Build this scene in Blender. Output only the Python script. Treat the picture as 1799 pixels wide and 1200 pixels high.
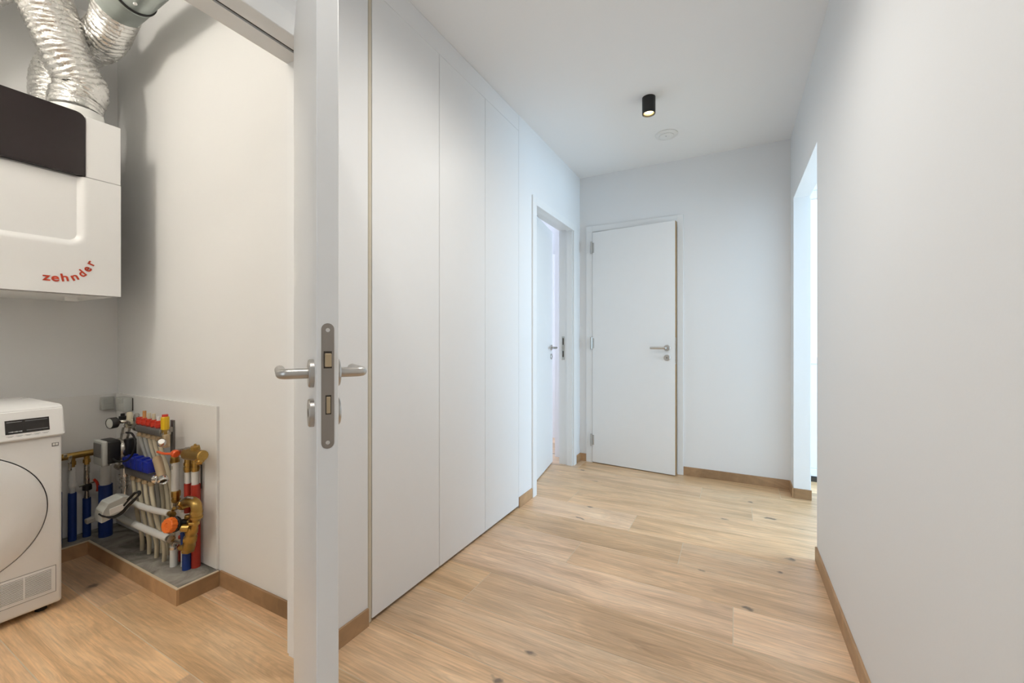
import bpy, bmesh, math, random
from mathutils import Vector, Matrix, noise as mnoise
random.seed(7)
# ------------------------------------------------------------------ scene, camera, light
for o in list(bpy.data.objects): bpy.data.objects.remove(o, do_unlink=True)
scene = bpy.context.scene
col = scene.collection
FPX, CX, CY, H = 736.0, 899.5, 597.0, 1.12
TH = math.radians(27.97)
S_, C_ = math.sin(TH), math.cos(TH)
cam_d = bpy.data.cameras.new('camera'); cam = bpy.data.objects.new('camera', cam_d); col.objects.link(cam)
cam_d.sensor_width = 36.0; cam_d.lens = FPX / 1799 * 36.0; cam_d.shift_y = -3 / 1799; cam_d.clip_start = 0.02
cam.location = (0, 0, H); cam.rotation_euler = (math.pi / 2, 0, TH)
scene.camera = cam
vs = scene.view_settings
vs.view_transform = 'Standard'; vs.look = 'None'; vs.gamma = 1; vs.use_curve_mapping = False
vs.exposure = 0.36
w = bpy.data.worlds.new('sky'); scene.world = w; w.use_nodes = True
bg = w.node_tree.nodes['Background']; bg.inputs[0].default_value = (0.78, 0.89, 1.0, 1); bg.inputs[1].default_value = 1.6

def area(name, loc, size, power, color, rot):
    l = bpy.data.lights.new(name, 'AREA'); l.shape = 'RECTANGLE'; l.size, l.size_y = size
    l.energy = power; l.color = color
    o = bpy.data.objects.new(name, l); col.objects.link(o); o.location = loc; o.rotation_euler = rot
    return o
R90 = math.pi / 2
# daylight from side room and bedroom windows; added fill light behind the camera
area('daylight_side_room', (3.44, 3.5, 1.12), (0.9, 2.0), 112, (0.50, 0.75, 1.0), (0, R90, 0))
area('daylight_bedroom', (-3.9, 3.7, 1.45), (1.3, 1.4), 34, (0.66, 0.76, 1.0), (0, -R90, 0))
area('fill_light_hall_end', (-0.45, -2.52, 1.4), (1.3, 1.9), 2.5, (0.92, 0.96, 1.0), (R90, 0, 0))

XL, XR, YF, ZC = -1.27, 0.37, 3.74, 2.62
XU, YU, ZU = -3.14, 1.067, 2.92

# ------------------------------------------------------------------ helpers
def at(px, py, X=None, Y=None, Z=None, t=None):
    u = (px - CX) / FPX; v = (CY - py) / FPX
    d = Vector((-S_ + u * C_, C_ + u * S_, v))
    if X is not None: t = X / d.x
    elif Y is not None: t = Y / d.y
    elif Z is not None: t = (Z - H) / d.z
    return Vector((d.x * t, d.y * t, H + v * t))
WL = {}
def shade(me, smooth, angle=40):
    if smooth:
        for p in me.polygons: p.use_smooth = True
        try: me.set_sharp_from_angle(angle=math.radians(angle))
        except Exception: pass
def obj(name, bm, mat, parent=None, smooth=False, label=None, cat=None, group=None, kind=None):
    lo = Vector((min(v.co.x for v in bm.verts), min(v.co.y for v in bm.verts), min(v.co.z for v in bm.verts)))
    hi = Vector((max(v.co.x for v in bm.verts), max(v.co.y for v in bm.verts), max(v.co.z for v in bm.verts)))
    c = Vector(((lo.x + hi.x) / 2, (lo.y + hi.y) / 2, lo.z))
    bmesh.ops.translate(bm, verts=bm.verts, vec=-c)
    bmesh.ops.recalc_face_normals(bm, faces=bm.faces)
    me = bpy.data.meshes.new(name); bm.to_mesh(me); bm.free()
    shade(me, smooth)
    me.materials.append(M[mat])
    o = bpy.data.objects.new(name, me); col.objects.link(o)
    if parent is not None:
        o.parent = parent; o.location = c - WL[parent.name]
    else: o.location = c
    WL[o.name] = c
    tag(o, label, cat, group, kind)
    return o
def tag(o, label=None, cat=None, group=None, kind=None):
    if label: o['label'] = label
    if cat: o['category'] = cat
    if group: o['group'] = group
    if kind: o['kind'] = kind
    return o
def thing(name, loc, label, cat, group=None, kind=None):
    o = bpy.data.objects.new(name, None); col.objects.link(o); o.location = loc; o.empty_display_size = 0.1
    WL[o.name] = Vector(loc)
    return tag(o, label, cat, group, kind)
def B(): return bmesh.new()
def box(bm, x0, x1, y0, y1, z0, z1, bev=0, seg=2, rz=0, piv=None):
    m = Matrix.Translation(((x0 + x1) / 2, (y0 + y1) / 2, (z0 + z1) / 2)) @ Matrix.Diagonal((abs(x1 - x0), abs(y1 - y0), abs(z1 - z0), 1))
    r = bmesh.ops.create_cube(bm, size=1, matrix=m)
    vv = r['verts']
    if bev:
        es = list({e for v in vv for e in v.link_edges})
        rb = bmesh.ops.bevel(bm, geom=es, offset=bev, segments=seg, affect='EDGES', profile=0.5)
        vv = list({v for f in rb['faces'] for v in f.verts} | {v for v in vv if v.is_valid})
    if rz: bmesh.ops.rotate(bm, verts=vv, cent=piv, matrix=Matrix.Rotation(rz, 3, 'Z'))
    return bm
def obox(bm, o, ax, ay, az, bev=0, seg=2):
    """box centred at o with full-size axis vectors ax, ay, az"""
    o = Vector(o); ax, ay, az = Vector(ax), Vector(ay), Vector(az)
    vv = [bm.verts.new(o + ax * i + ay * j + az * k) for i in (-.5, .5) for j in (-.5, .5) for k in (-.5, .5)]
    for f in ((0, 1, 3, 2), (4, 6, 7, 5), (0, 4, 5, 1), (2, 3, 7, 6), (0, 2, 6, 4), (1, 5, 7, 3)):
        bm.faces.new([vv[i] for i in f])
    if bev:
        es = list({e for v in vv for e in v.link_edges})
        bmesh.ops.bevel(bm, geom=es, offset=bev, segments=seg, affect='EDGES', profile=0.5)
    return bm
def frame_of(d):
    d = Vector(d).normalized()
    a = Vector((0, 0, 1)) if abs(d.z) < 0.9 else Vector((1, 0, 0))
    u = d.cross(a).normalized(); return d, u, d.cross(u).normalized()
def rev(bm, p, axis, prof, seg=24, cap=True):
    """surface of revolution: prof = [(s, r)] along axis from p"""
    p = Vector(p); d, u, v = frame_of(axis); rings = []
    for s, r in prof:
        c = p + d * s
        if r < 1e-6: rings.append([bm.verts.new(c)])
        else: rings.append([bm.verts.new(c + (u * math.cos(2 * math.pi * k / seg) + v * math.sin(2 * math.pi * k / seg)) * r) for k in range(seg)])
    for a, b in zip(rings, rings[1:]):
        for k in range(seg):
            k2 = (k + 1) % seg
            if len(a) == 1 and len(b) == 1: continue
            if len(a) == 1: bm.faces.new((a[0], b[k], b[k2]))
            elif len(b) == 1: bm.faces.new((a[k], a[k2], b[0]))
            else: bm.faces.new((a[k], a[k2], b[k2], b[k]))
    if cap:
        for r in (rings[0], rings[-1]):
            if len(r) > 1: bm.faces.new(r)
    return bm
def cyl(bm, p0, p1, r, r1=None, seg=20, ch=0):
    p0, p1 = Vector(p0), Vector(p1); L = (p1 - p0).length; r1 = r if r1 is None else r1
    prof = [(0, r), (L, r1)] if not ch else [(0, r - ch), (ch, r), (L - ch, r1), (L, r1 - ch)]
    return rev(bm, p0, p1 - p0, prof, seg)
def catmull(pts, n):
    pts = [Vector(p) for p in pts]; P = [pts[0] * 2 - pts[1]] + pts + [pts[-1] * 2 - pts[-2]]; out = []
    for i in range(1, len(P) - 2):
        for k in range(n):
            t = k / n; a, b, c, d = P[i - 1], P[i], P[i + 1], P[i + 2]
            out.append(0.5 * ((2 * b) + (c - a) * t + (2 * a - 5 * b + 4 * c - d) * t * t + (3 * b - a - 3 * c + d) * t ** 3))
    return out + [pts[-1]]
def tube(bm, pts, r, seg=14, n=8, smooth=True, rf=None, cap=True):
    pts = catmull(pts, n) if smooth and len(pts) > 2 else [Vector(p) for p in pts]
    d, u, v = frame_of(pts[1] - pts[0]); rings = []
    for i, p in enumerate(pts):
        a = pts[max(0, i - 1)]; b = pts[min(len(pts) - 1, i + 1)]; d = (b - a).normalized()
        u = (u - d * u.dot(d)).normalized(); v = d.cross(u)
        ring = []
        for k in range(seg):
            an = 2 * math.pi * k / seg; dr = u * math.cos(an) + v * math.sin(an)
            rr = rf(i / (len(pts) - 1), an, p, dr, i) if rf else r
            ring.append(bm.verts.new(p + dr * rr))
        rings.append(ring)
    for a, b in zip(rings, rings[1:]):
        for k in range(seg): bm.faces.new((a[k], a[(k + 1) % seg], b[(k + 1) % seg], b[k]))
    if cap: bm.faces.new(rings[0]); bm.faces.new(rings[-1])
    return bm
def prism(bm, poly, vec):
    """extrude a planar polygon (list of 3-D points) by vec"""
    a = [bm.verts.new(Vector(p)) for p in poly]; b = [bm.verts.new(Vector(p) + Vector(vec)) for p in poly]
    n = len(a); bm.faces.new(a); bm.faces.new(b[::-1])
    for i in range(n): bm.faces.new((a[i], b[i], b[(i + 1) % n], a[(i + 1) % n]))
    return bm

# ------------------------------------------------------------------ materials
M = {}
def base(name, color, rough=0.5, metal=0.0, **kw):
    m = bpy.data.materials.new(name); m.use_nodes = True; nt = m.node_tree
    p = nt.nodes['Principled BSDF']; p.inputs['Base Color'].default_value = (*color, 1)
    p.inputs['Roughness'].default_value = rough; p.inputs['Metallic'].default_value = metal
    for k, v in kw.items(): p.inputs[k.replace('_', ' ')].default_value = v
    M[name] = m; return m, nt, p
def N(nt, t, **kw):
    n = nt.nodes.new(t)
    for k, v in kw.items(): setattr(n, k, v)
    return n
def speck(name, color, rough=0.5, metal=0.0, scale=60.0, amt=0.06, bump=0.0, stretch=(1, 1, 1), rvar=0.06, **kw):
    """plain material with a fine procedural variation in colour, gloss and relief"""
    m, nt, p = base(name, color, rough, metal, **kw); L = nt.links.new
    tc = N(nt, 'ShaderNodeTexCoord'); mp = N(nt, 'ShaderNodeMapping'); mp.inputs['Scale'].default_value = stretch
    no = N(nt, 'ShaderNodeTexNoise'); no.inputs['Scale'].default_value = scale; no.inputs['Detail'].default_value = 5
    L(tc.outputs['Object'], mp.inputs[0]); L(mp.outputs[0], no.inputs['Vector'])
    mx = N(nt, 'ShaderNodeMix', data_type='RGBA'); L(no.outputs['Fac'], mx.inputs[0])
    mx.inputs[6].default_value = (*[c * (1 - amt) for c in color], 1); mx.inputs[7].default_value = (*[min(1, c * (1 + amt)) for c in color], 1)
    L(mx.outputs[2], p.inputs['Base Color'])
    mr = N(nt, 'ShaderNodeMapRange'); L(no.outputs['Fac'], mr.inputs[0])
    mr.inputs[3].default_value = max(0.02, rough - rvar); mr.inputs[4].default_value = min(1, rough + rvar); L(mr.outputs[0], p.inputs['Roughness'])
    if bump:
        b = N(nt, 'ShaderNodeBump'); b.inputs['Strength'].default_value = bump; b.inputs['Distance'].default_value = 0.002
        L(no.outputs['Fac'], b.inputs['Height']); L(b.outputs[0], p.inputs['Normal'])
    return m, nt, p
speck('wall_paint', (0.83, 0.83, 0.825), 0.62, scale=180, amt=0.012, bump=0.05)
speck('ceiling_paint', (0.92, 0.92, 0.915), 0.8, scale=150, amt=0.01, bump=0.04)
speck('white_lacquer', (0.84, 0.84, 0.835), 0.38, scale=20, amt=0.01)
speck('door_white', (0.84, 0.84, 0.83), 0.4, scale=16, amt=0.012)
speck('board_white', (0.80, 0.79, 0.77), 0.5, scale=14, amt=0.02)
speck('appliance_white', (0.86, 0.86, 0.86), 0.3, scale=12, amt=0.01)
speck('plastic_white', (0.84, 0.84, 0.82), 0.35, scale=30, amt=0.02)
speck('plastic_grey_light', (0.52, 0.53, 0.50), 0.45, scale=30, amt=0.04)
speck('plastic_grey', (0.17, 0.17, 0.17), 0.45, scale=40, amt=0.06)
speck('plastic_black', (0.012, 0.012, 0.013), 0.4, scale=40, amt=0.1)
speck('black_metal', (0.010, 0.010, 0.010), 0.45, scale=50, amt=0.1)
speck('dark_glass', (0.020, 0.013, 0.014), 0.12, scale=8, amt=0.1, rvar=0.02)
speck('display_dark', (0.018, 0.015, 0.013), 0.25, scale=20, amt=0.1)
speck('mark_grey', (0.45, 0.46, 0.47), 0.5, scale=60, amt=0.05)
speck('gap_dark', (0.05, 0.04, 0.03), 0.8, scale=40, amt=0.1)
speck('cream_edge', (0.62, 0.56, 0.44), 0.5, scale=40, amt=0.05)
speck('steel', (0.52, 0.50, 0.47), 0.32, 1.0, scale=30, amt=0.05, stretch=(1, 1, 12))
speck('lock_steel', (0.34, 0.31, 0.28), 0.42, 1.0, scale=30, amt=0.06, stretch=(8, 8, 1))
speck('chrome', (0.72, 0.71, 0.69), 0.12, 1.0, scale=30, amt=0.03, rvar=0.03)
speck('nickel', (0.46, 0.44, 0.40), 0.28, 1.0, scale=40, amt=0.1)
speck('rail_steel', (0.22, 0.21, 0.205), 0.38, 0.7, scale=50, amt=0.08)
speck('brass', (0.43, 0.28, 0.085), 0.3, 1.0, scale=35, amt=0.18, bump=0.05)
speck('brass_tan', (0.50, 0.39, 0.25), 0.36, 0.6, scale=35, amt=0.1)
speck('galvanised', (0.46, 0.51, 0.49), 0.38, 0.85, scale=26, amt=0.14, rvar=0.1)
speck('rubber_black', (0.008, 0.008, 0.008), 0.6, scale=40, amt=0.1)
speck('plastic_red', (0.55, 0.035, 0.015), 0.35, scale=40, amt=0.08)
speck('lever_orange', (0.72, 0.10, 0.02), 0.35, scale=40, amt=0.08)
speck('knob_orange', (0.80, 0.17, 0.02), 0.4, scale=40, amt=0.08)
speck('logo_red', (0.52, 0.045, 0.010), 0.45, scale=40, amt=0.03)
speck('plastic_yellow', (0.72, 0.46, 0.01), 0.35, scale=40, amt=0.08)
speck('plastic_blue', (0.005, 0.018, 0.30), 0.35, scale=40, amt=0.08)
speck('pipe_blue', (0.006, 0.035, 0.20), 0.5, scale=90, amt=0.15, bump=0.1)
speck('pipe_red', (0.42, 0.035, 0.02), 0.5, scale=90, amt=0.12, bump=0.1)
speck('pipe_white', (0.74, 0.74, 0.72), 0.35, scale=30, amt=0.03)
speck('pipe_beige', (0.60, 0.54, 0.40), 0.4, scale=30, amt=0.06)
speck('orange_tube', (0.62, 0.30, 0.10), 0.25, scale=40, amt=0.1)
speck('edge_trim', (0.66, 0.55, 0.40), 0.5, scale=30, amt=0.05)
speck('grout', (0.70, 0.60, 0.46), 0.8, scale=120, amt=0.06)
m, nt, p = base('concrete', (0.2, 0.19, 0.17), 0.88)
tc = N(nt, 'ShaderNodeTexCoord'); n1_ = N(nt, 'ShaderNodeTexNoise'); n1_.inputs['Scale'].default_value = 7; n1_.inputs['Detail'].default_value = 8; n1_.inputs['Roughness'].default_value = 0.65; n1_.inputs['Distortion'].default_value = 0.8
cr = N(nt, 'ShaderNodeValToRGB'); cr.color_ramp.elements[0].position = 0.36; cr.color_ramp.elements[0].color = (0.115, 0.105, 0.09, 1); cr.color_ramp.elements[1].position = 0.66; cr.color_ramp.elements[1].color = (0.40, 0.375, 0.33, 1)
b = N(nt, 'ShaderNodeBump'); b.inputs['Strength'].default_value = 0.6; b.inputs['Distance'].default_value = 0.004
nt.links.new(tc.outputs['Object'], n1_.inputs['Vector']); nt.links.new(n1_.outputs['Fac'], cr.inputs[0]); nt.links.new(cr.outputs[0], p.inputs['Base Color']); nt.links.new(n1_.outputs['Fac'], b.inputs['Height']); nt.links.new(b.outputs[0], p.inputs['Normal'])
# wrinkled aluminium foil
m, nt, p = speck('foil', (0.80, 0.79, 0.77), 0.26, 1.0, scale=40, amt=0.05, rvar=0.08)
no = N(nt, 'ShaderNodeTexNoise'); no.inputs['Scale'].default_value = 45; no.inputs['Detail'].default_value = 6; no.inputs['Distortion'].default_value = 1.2
tc = N(nt, 'ShaderNodeTexCoord'); b = N(nt, 'ShaderNodeBump'); b.inputs['Strength'].default_value = 0.7; b.inputs['Distance'].default_value = 0.006
nt.links.new(tc.outputs['Object'], no.inputs['Vector']); nt.links.new(no.outputs['Fac'], b.inputs['Height']); nt.links.new(b.outputs[0], p.inputs['Normal'])
def emit(name, color, strength):
    m, nt, p = base(name, color); p.inputs['Emission Color'].default_value = (*color, 1); p.inputs['Emission Strength'].default_value = strength
emit('lamp_glow', (1.0, 0.78, 0.42), 7.0)
emit('ceiling_glow', (1.0, 0.90, 0.74), 6.0)
# window glass
m = bpy.data.materials.new('window_glass'); m.use_nodes = True; nt = m.node_tree; nt.nodes.remove(nt.nodes['Principled BSDF'])
tr = N(nt, 'ShaderNodeBsdfTransparent'); gl = N(nt, 'ShaderNodeBsdfGlossy'); gl.inputs['Roughness'].default_value = 0.02
fr = N(nt, 'ShaderNodeFresnel'); ms = N(nt, 'ShaderNodeMixShader')
nt.links.new(fr.outputs[0], ms.inputs[0]); nt.links.new(tr.outputs[0], ms.inputs[1]); nt.links.new(gl.outputs[0], ms.inputs[2])
nt.links.new(ms.outputs[0], nt.nodes['Material Output'].inputs[0]); M['window_glass'] = m
# clear plastic
m, nt, p = base('clear_plastic', (0.75, 0.75, 0.70), 0.15, Alpha=0.45); M['clear_plastic'] = m

def wood(name, dark, mid, light, rough=0.42, knots=True, grain_axis='X', var=0.16):
    m, nt, p = base(name, mid, rough, **({'Specular_IOR_Level': 0.75} if knots else {})); L = nt.links.new
    tc = N(nt, 'ShaderNodeTexCoord'); oi = N(nt, 'ShaderNodeObjectInfo')
    sc = N(nt, 'ShaderNodeVectorMath', operation='SCALE'); sc.inputs[0].default_value = (37.0, 19.0, 11.0); L(oi.outputs['Random'], sc.inputs['Scale'])
    ad = N(nt, 'ShaderNodeVectorMath', operation='ADD'); L(tc.outputs['Object'], ad.inputs[0]); L(sc.outputs[0], ad.inputs[1])
    def mapped(s):
        if grain_axis == 'Y': s = (s[1], s[0], s[2])
        mp = N(nt, 'ShaderNodeMapping'); mp.inputs['Scale'].default_value = s; L(ad.outputs[0], mp.inputs[0]); return mp.outputs[0]
    def noise(s, scale, det, dist=0.0, rgh=0.55):
        n = N(nt, 'ShaderNodeTexNoise'); L(mapped(s), n.inputs['Vector']); n.inputs['Scale'].default_value = scale
        n.inputs['Detail'].default_value = det; n.inputs['Distortion'].default_value = dist; n.inputs['Roughness'].default_value = rgh; return n.outputs['Fac']
    broad = noise((0.55, 4.5, 1), 2.2, 6, 0.8)
    fine = noise((1.6, 42, 1), 3.0, 7, 0.4, 0.65)
    cloud = noise((1, 1.6, 1), 2.6, 3, 0.5)
    cr = N(nt, 'ShaderNodeValToRGB'); e = cr.color_ramp.elements
    e[0].position = 0.30; e[0].color = (*dark, 1); e[1].position = 0.72; e[1].color = (*light, 1)
    e2 = cr.color_ramp.elements.new(0.5); e2.color = (*mid, 1); L(broad, cr.inputs[0])
    fr_ = N(nt, 'ShaderNodeMapRange'); L(fine, fr_.inputs[0]); fr_.inputs[1].default_value = 0.3; fr_.inputs[2].default_value = 0.7; fr_.inputs[3].default_value = 0.74; fr_.inputs[4].default_value = 1.12
    cl = N(nt, 'ShaderNodeMapRange'); L(cloud, cl.inputs[0]); cl.inputs[1].default_value = 0.3; cl.inputs[2].default_value = 0.7; cl.inputs[3].default_value = 0.90; cl.inputs[4].default_value = 1.08
    rv = N(nt, 'ShaderNodeMapRange'); L(oi.outputs['Random'], rv.inputs[0]); rv.inputs[3].default_value = 1 - var; rv.inputs[4].default_value = 1 + var * 0.7
    m1 = N(nt, 'ShaderNodeMath', operation='MULTIPLY'); L(fr_.outputs[0], m1.inputs[0]); L(cl.outputs[0], m1.inputs[1])
    m2 = N(nt, 'ShaderNodeMath', operation='MULTIPLY'); L(m1.outputs[0], m2.inputs[0]); L(rv.outputs[0], m2.inputs[1])
    # cathedral figure: contour bands of the broad noise, and an orange / pinkish shift from plank to plank
    bs = N(nt, 'ShaderNodeMath', operation='MULTIPLY'); L(broad, bs.inputs[0]); bs.inputs[1].default_value = 75.0
    sn = N(nt, 'ShaderNodeMath', operation='SINE'); L(bs.outputs[0], sn.inputs[0])
    sr = N(nt, 'ShaderNodeMapRange'); L(sn.outputs[0], sr.inputs[0]); sr.inputs[1].default_value = -1; sr.inputs[3].default_value = 0.93; sr.inputs[4].default_value = 1.04
    m3 = N(nt, 'ShaderNodeMath', operation='MULTIPLY'); L(m2.outputs[0], m3.inputs[0]); L(sr.outputs[0], m3.inputs[1]); m2 = m3
    wn = N(nt, 'ShaderNodeTexWhiteNoise', noise_dimensions='1D'); L(oi.outputs['Random'], wn.inputs['W'])
    hx = N(nt, 'ShaderNodeMix', data_type='RGBA', blend_type='MULTIPLY'); hx.inputs[0].default_value = 1.0 if knots else 0.0; L(cr.outputs[0], hx.inputs[6])
    hr = N(nt, 'ShaderNodeMix', data_type='RGBA'); L(wn.outputs['Value'], hr.inputs[0]); hr.inputs[6].default_value = (1.0, 0.93, 0.80, 1); hr.inputs[7].default_value = (1.0, 1.0, 1.04, 1); L(hr.outputs[2], hx.inputs[7])
    mul = N(nt, 'ShaderNodeVectorMath', operation='SCALE'); L(hx.outputs[2], mul.inputs[0]); L(m2.outputs[0], mul.inputs['Scale'])
    out = mul.outputs[0]
    if knots:
        wp = N(nt, 'ShaderNodeTexNoise'); L(mapped((1, 1, 1)), wp.inputs['Vector']); wp.inputs['Scale'].default_value = 14; wp.inputs['Detail'].default_value = 3
        ws = N(nt, 'ShaderNodeVectorMath', operation='SCALE'); L(wp.outputs['Color'], ws.inputs[0]); ws.inputs['Scale'].default_value = 0.09
        wa = N(nt, 'ShaderNodeVectorMath', operation='ADD'); L(mapped((0.8, 1.5, 0.0)), wa.inputs[0]); L(ws.outputs[0], wa.inputs[1])
        vo = N(nt, 'ShaderNodeTexVoronoi', voronoi_dimensions='2D'); L(wa.outputs[0], vo.inputs['Vector']); vo.inputs['Scale'].default_value = 2.1
        kr = N(nt, 'ShaderNodeMapRange'); L(vo.outputs['Distance'], kr.inputs[0]); kr.inputs[1].default_value = 0.018; kr.inputs[2].default_value = 0.048; kr.inputs[3].default_value = 0.78; kr.inputs[4].default_value = 0
        halo = N(nt, 'ShaderNodeMapRange'); L(vo.outputs['Distance'], halo.inputs[0]); halo.inputs[1].default_value = 0.04; halo.inputs[2].default_value = 0.17; halo.inputs[3].default_value = 0.30; halo.inputs[4].default_value = 0
        # keep only some of the cells
        sp = N(nt, 'ShaderNodeSeparateColor'); L(vo.outputs['Color'], sp.inputs[0])
        gt = N(nt, 'ShaderNodeMath', operation='GREATER_THAN'); L(sp.outputs[0], gt.inputs[0]); gt.inputs[1].default_value = 0.60
        for src, c in ((halo, tuple(x * 0.62 for x in mid)), (kr, (0.085, 0.062, 0.048))):
            k = N(nt, 'ShaderNodeMath', operation='MULTIPLY'); L(src.outputs[0], k.inputs[0]); L(gt.outputs[0], k.inputs[1])
            mx = N(nt, 'ShaderNodeMix', data_type='RGBA'); L(k.outputs[0], mx.inputs[0]); L(out, mx.inputs[6]); mx.inputs[7].default_value = (*c, 1); out = mx.outputs[2]
    L(out, p.inputs['Base Color'])
    rr = N(nt, 'ShaderNodeMapRange'); L(fine, rr.inputs[0]); rr.inputs[3].default_value = rough - 0.08; rr.inputs[4].default_value = rough + 0.12; L(rr.outputs[0], p.inputs['Roughness'])
    b = N(nt, 'ShaderNodeBump'); b.inputs['Strength'].default_value = 0.12; b.inputs['Distance'].default_value = 0.002; L(fine, b.inputs['Height']); L(b.outputs[0], p.inputs['Normal'])
wood('oak_tile', (0.61, 0.40, 0.23), (0.81, 0.56, 0.35), (0.91, 0.68, 0.46), 0.31)
wood('oak_skirting', (0.36, 0.21, 0.10), (0.46, 0.28, 0.145), (0.54, 0.34, 0.185), 0.45, knots=False)
wood('oak_skirting_y', (0.36, 0.21, 0.10), (0.46, 0.28, 0.145), (0.54, 0.34, 0.185), 0.45, knots=False, grain_axis='Y')
speck('warm_gap_brown', (0.36, 0.20, 0.06), 0.5, scale=20, amt=0.15, stretch=(6, 6, 1))  # brown that carries the warm light of the door gap

# ------------------------------------------------------------------ floor: wood-look tile planks 25 x 150 cm, grout between
ST = 'structure'
bm = B(); box(bm, -4.2, 3.7, -2.8, 5.3, -0.15, -0.0005)
floor = obj('floor', bm, 'grout', label='floor of wood-look plank tiles with pale grout joints', kind=ST)
pm = None
offs = {0: -1.61, 1: -2.355, 2: -2.0, 3: 0.2, 4: -1.035, 5: -0.005, 6: -0.75, 7: -0.25, 8: -0.55, 9: -1.02, 10: 0.1, 11: -0.216, 12: 0.29, 13: -0.4, 14: -1.1, 15: -0.7, -1: -0.9, -2: -0.2, -3: -1.3, -4: -0.5}
for k in range(-4, 16):
    y0 = 0.485 + 0.25 * k
    x = offs[k] - 3.0
    while x > -4.0: x -= 1.5
    while x < 2.0:
        if pm is None:
            bm = B(); box(bm, -0.7486, 0.7486, -0.1236, 0.1236, -0.008, 0.0004, 0.0004, 1)
            pm = bpy.data.meshes.new('plank'); bm.to_mesh(pm); bm.free(); pm.materials.append(M['oak_tile'])
        o = bpy.data.objects.new('plank', pm); col.objects.link(o); o.parent = floor
        o.location = Vector((x + 0.75, y0 + 0.125, 0)) - WL[floor.name]
        x += 1.5

# ------------------------------------------------------------------ walls and ceilings
TOP = 3.05
def wall(name, boxes, label, mat='wall_paint'):
    bm = B()
    for b_ in boxes: box(bm, *b_)
    return obj(name, bm, mat, label=label, kind=ST)
W0, W1 = -1.40, XL
TW = 0.096
wall('wall_left', [(W0, W1, -2.7, 0.13, 0, TOP), (W0, W1, 0.13, 0.96, 2.13, TOP), (W0, W1, 0.96, 1.186, 0, TOP),
                   (W0, W1, 2.4885, 2.735, 0, TOP), (W0, W1, 2.735, 3.565, 2.135, TOP), (W0, W1, 3.565, YF, 0, TOP)],
     'white left hallway wall with door openings and wardrobe niche')
wall('wall_utility_side', [(XU - 0.12, W0, YU, 1.186, 0, TOP), (-1.93, -1.90, 1.186, 2.60, 0, TOP), (-1.90, W0, 2.4885, 2.60, 0, TOP)],
     'white utility room side wall behind the pipework')
wall('wall_utility_back', [(XU - 0.12, XU, -1.5, YU, 0, TOP), (XU - 0.12, W0, -1.62, -1.5, 0, TOP)], 'white utility room back wall behind the dryer')
wall('wall_far', [(-1.40, -1.16, YF, YF + 0.13, 0, TOP), (-1.16, -0.41, YF, YF + 0.13, 2.115, TOP), (-0.41, XR + 0.12, YF, YF + 0.13, 0, TOP), (XR + TW, XR + .125, YF, 4.02, 0, TOP)],
     'white far wall at the end of the hallway')
wall('wall_right', [(XR, XR + TW, -2.7, 2.604, 0, TOP), (XR, XR + TW, 2.604, 3.56, 2.125, TOP), (XR, XR + TW, 3.56, YF, 0, TOP)],
     'white right hallway wall with a plain wall opening')
wall('wall_back', [(W0, -1.15, -2.7, -2.6, 0, TOP), (0.25, XR + .12, -2.7, -2.6, 0, TOP), (-1.15, 0.25, -2.7, -2.6, 2.45, TOP), (-1.15, 0.25, -2.7, -2.6, 0, 0.35)],
     'white wall behind the viewpoint with an opening added for fill light')
wall('wall_side_room', [(XR + TW, 3.6, 1.68, 1.8, 0, TOP), (XR + TW, 0.505, 4.02, 4.14, 0, TOP), (1.75, 3.6, 4.02, 4.14, 0, TOP), (0.505, 1.75, 4.02, 4.14, 2.3, TOP),
                        (3.5, 3.6, 1.8, 3.0, 0, TOP), (3.5, 3.6, 3.98, 4.14, 0, TOP), (3.5, 3.6, 3.0, 3.98, 2.45, TOP), (3.5, 3.6, 3.0, 3.98, 0, 0.08)],
     'bright white walls of the room beyond the opening')
wall('wall_bedroom', [(-4.1, -1.93, 2.48, 2.6, 0, TOP), (-4.1, -1.40, 4.75, 4.87, 0, TOP), (-1.52, -1.40, YF, 4.75, 0, TOP),
                      (-4.1, -4.0, 2.6, 3.0, 0, TOP), (-4.1, -4.0, 4.4, 4.87, 0, TOP), (-4.1, -4.0, 3.0, 4.4, 2.2, TOP), (-4.1, -4.0, 3.0, 4.4, 0, 0.7)],
     'pale walls of the room behind the ajar door')
wall('wall_closet', [(-1.40, 0.49, 4.9, 5.0, 0, TOP), (-1.40, -1.3, YF + .13, 4.9, 0, TOP), (0.37, 0.49, YF + .13, 4.9, 0, TOP)], 'walls of the closet behind the far door')
wall('ceiling', [(W0, XR + .02, -2.7, YF + .02, ZC, ZC + 0.05)], 'flat white hallway ceiling', 'ceiling_paint')
wall('ceiling_utility', [(XU - .02, W0, -1.55, YU + .02, ZU, ZU + 0.05)], 'white utility room ceiling', 'ceiling_paint')
wall('ceiling_side_room', [(XR + TW, 3.6, 1.7, 4.14, 2.62, 2.67), (-4.1, W0, 2.5, 4.87, 2.62, 2.67), (-1.4, .49, YF + .13, 5.0, 2.62, 2.67)], 'white ceilings of the adjoining rooms', 'ceiling_paint')

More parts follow.
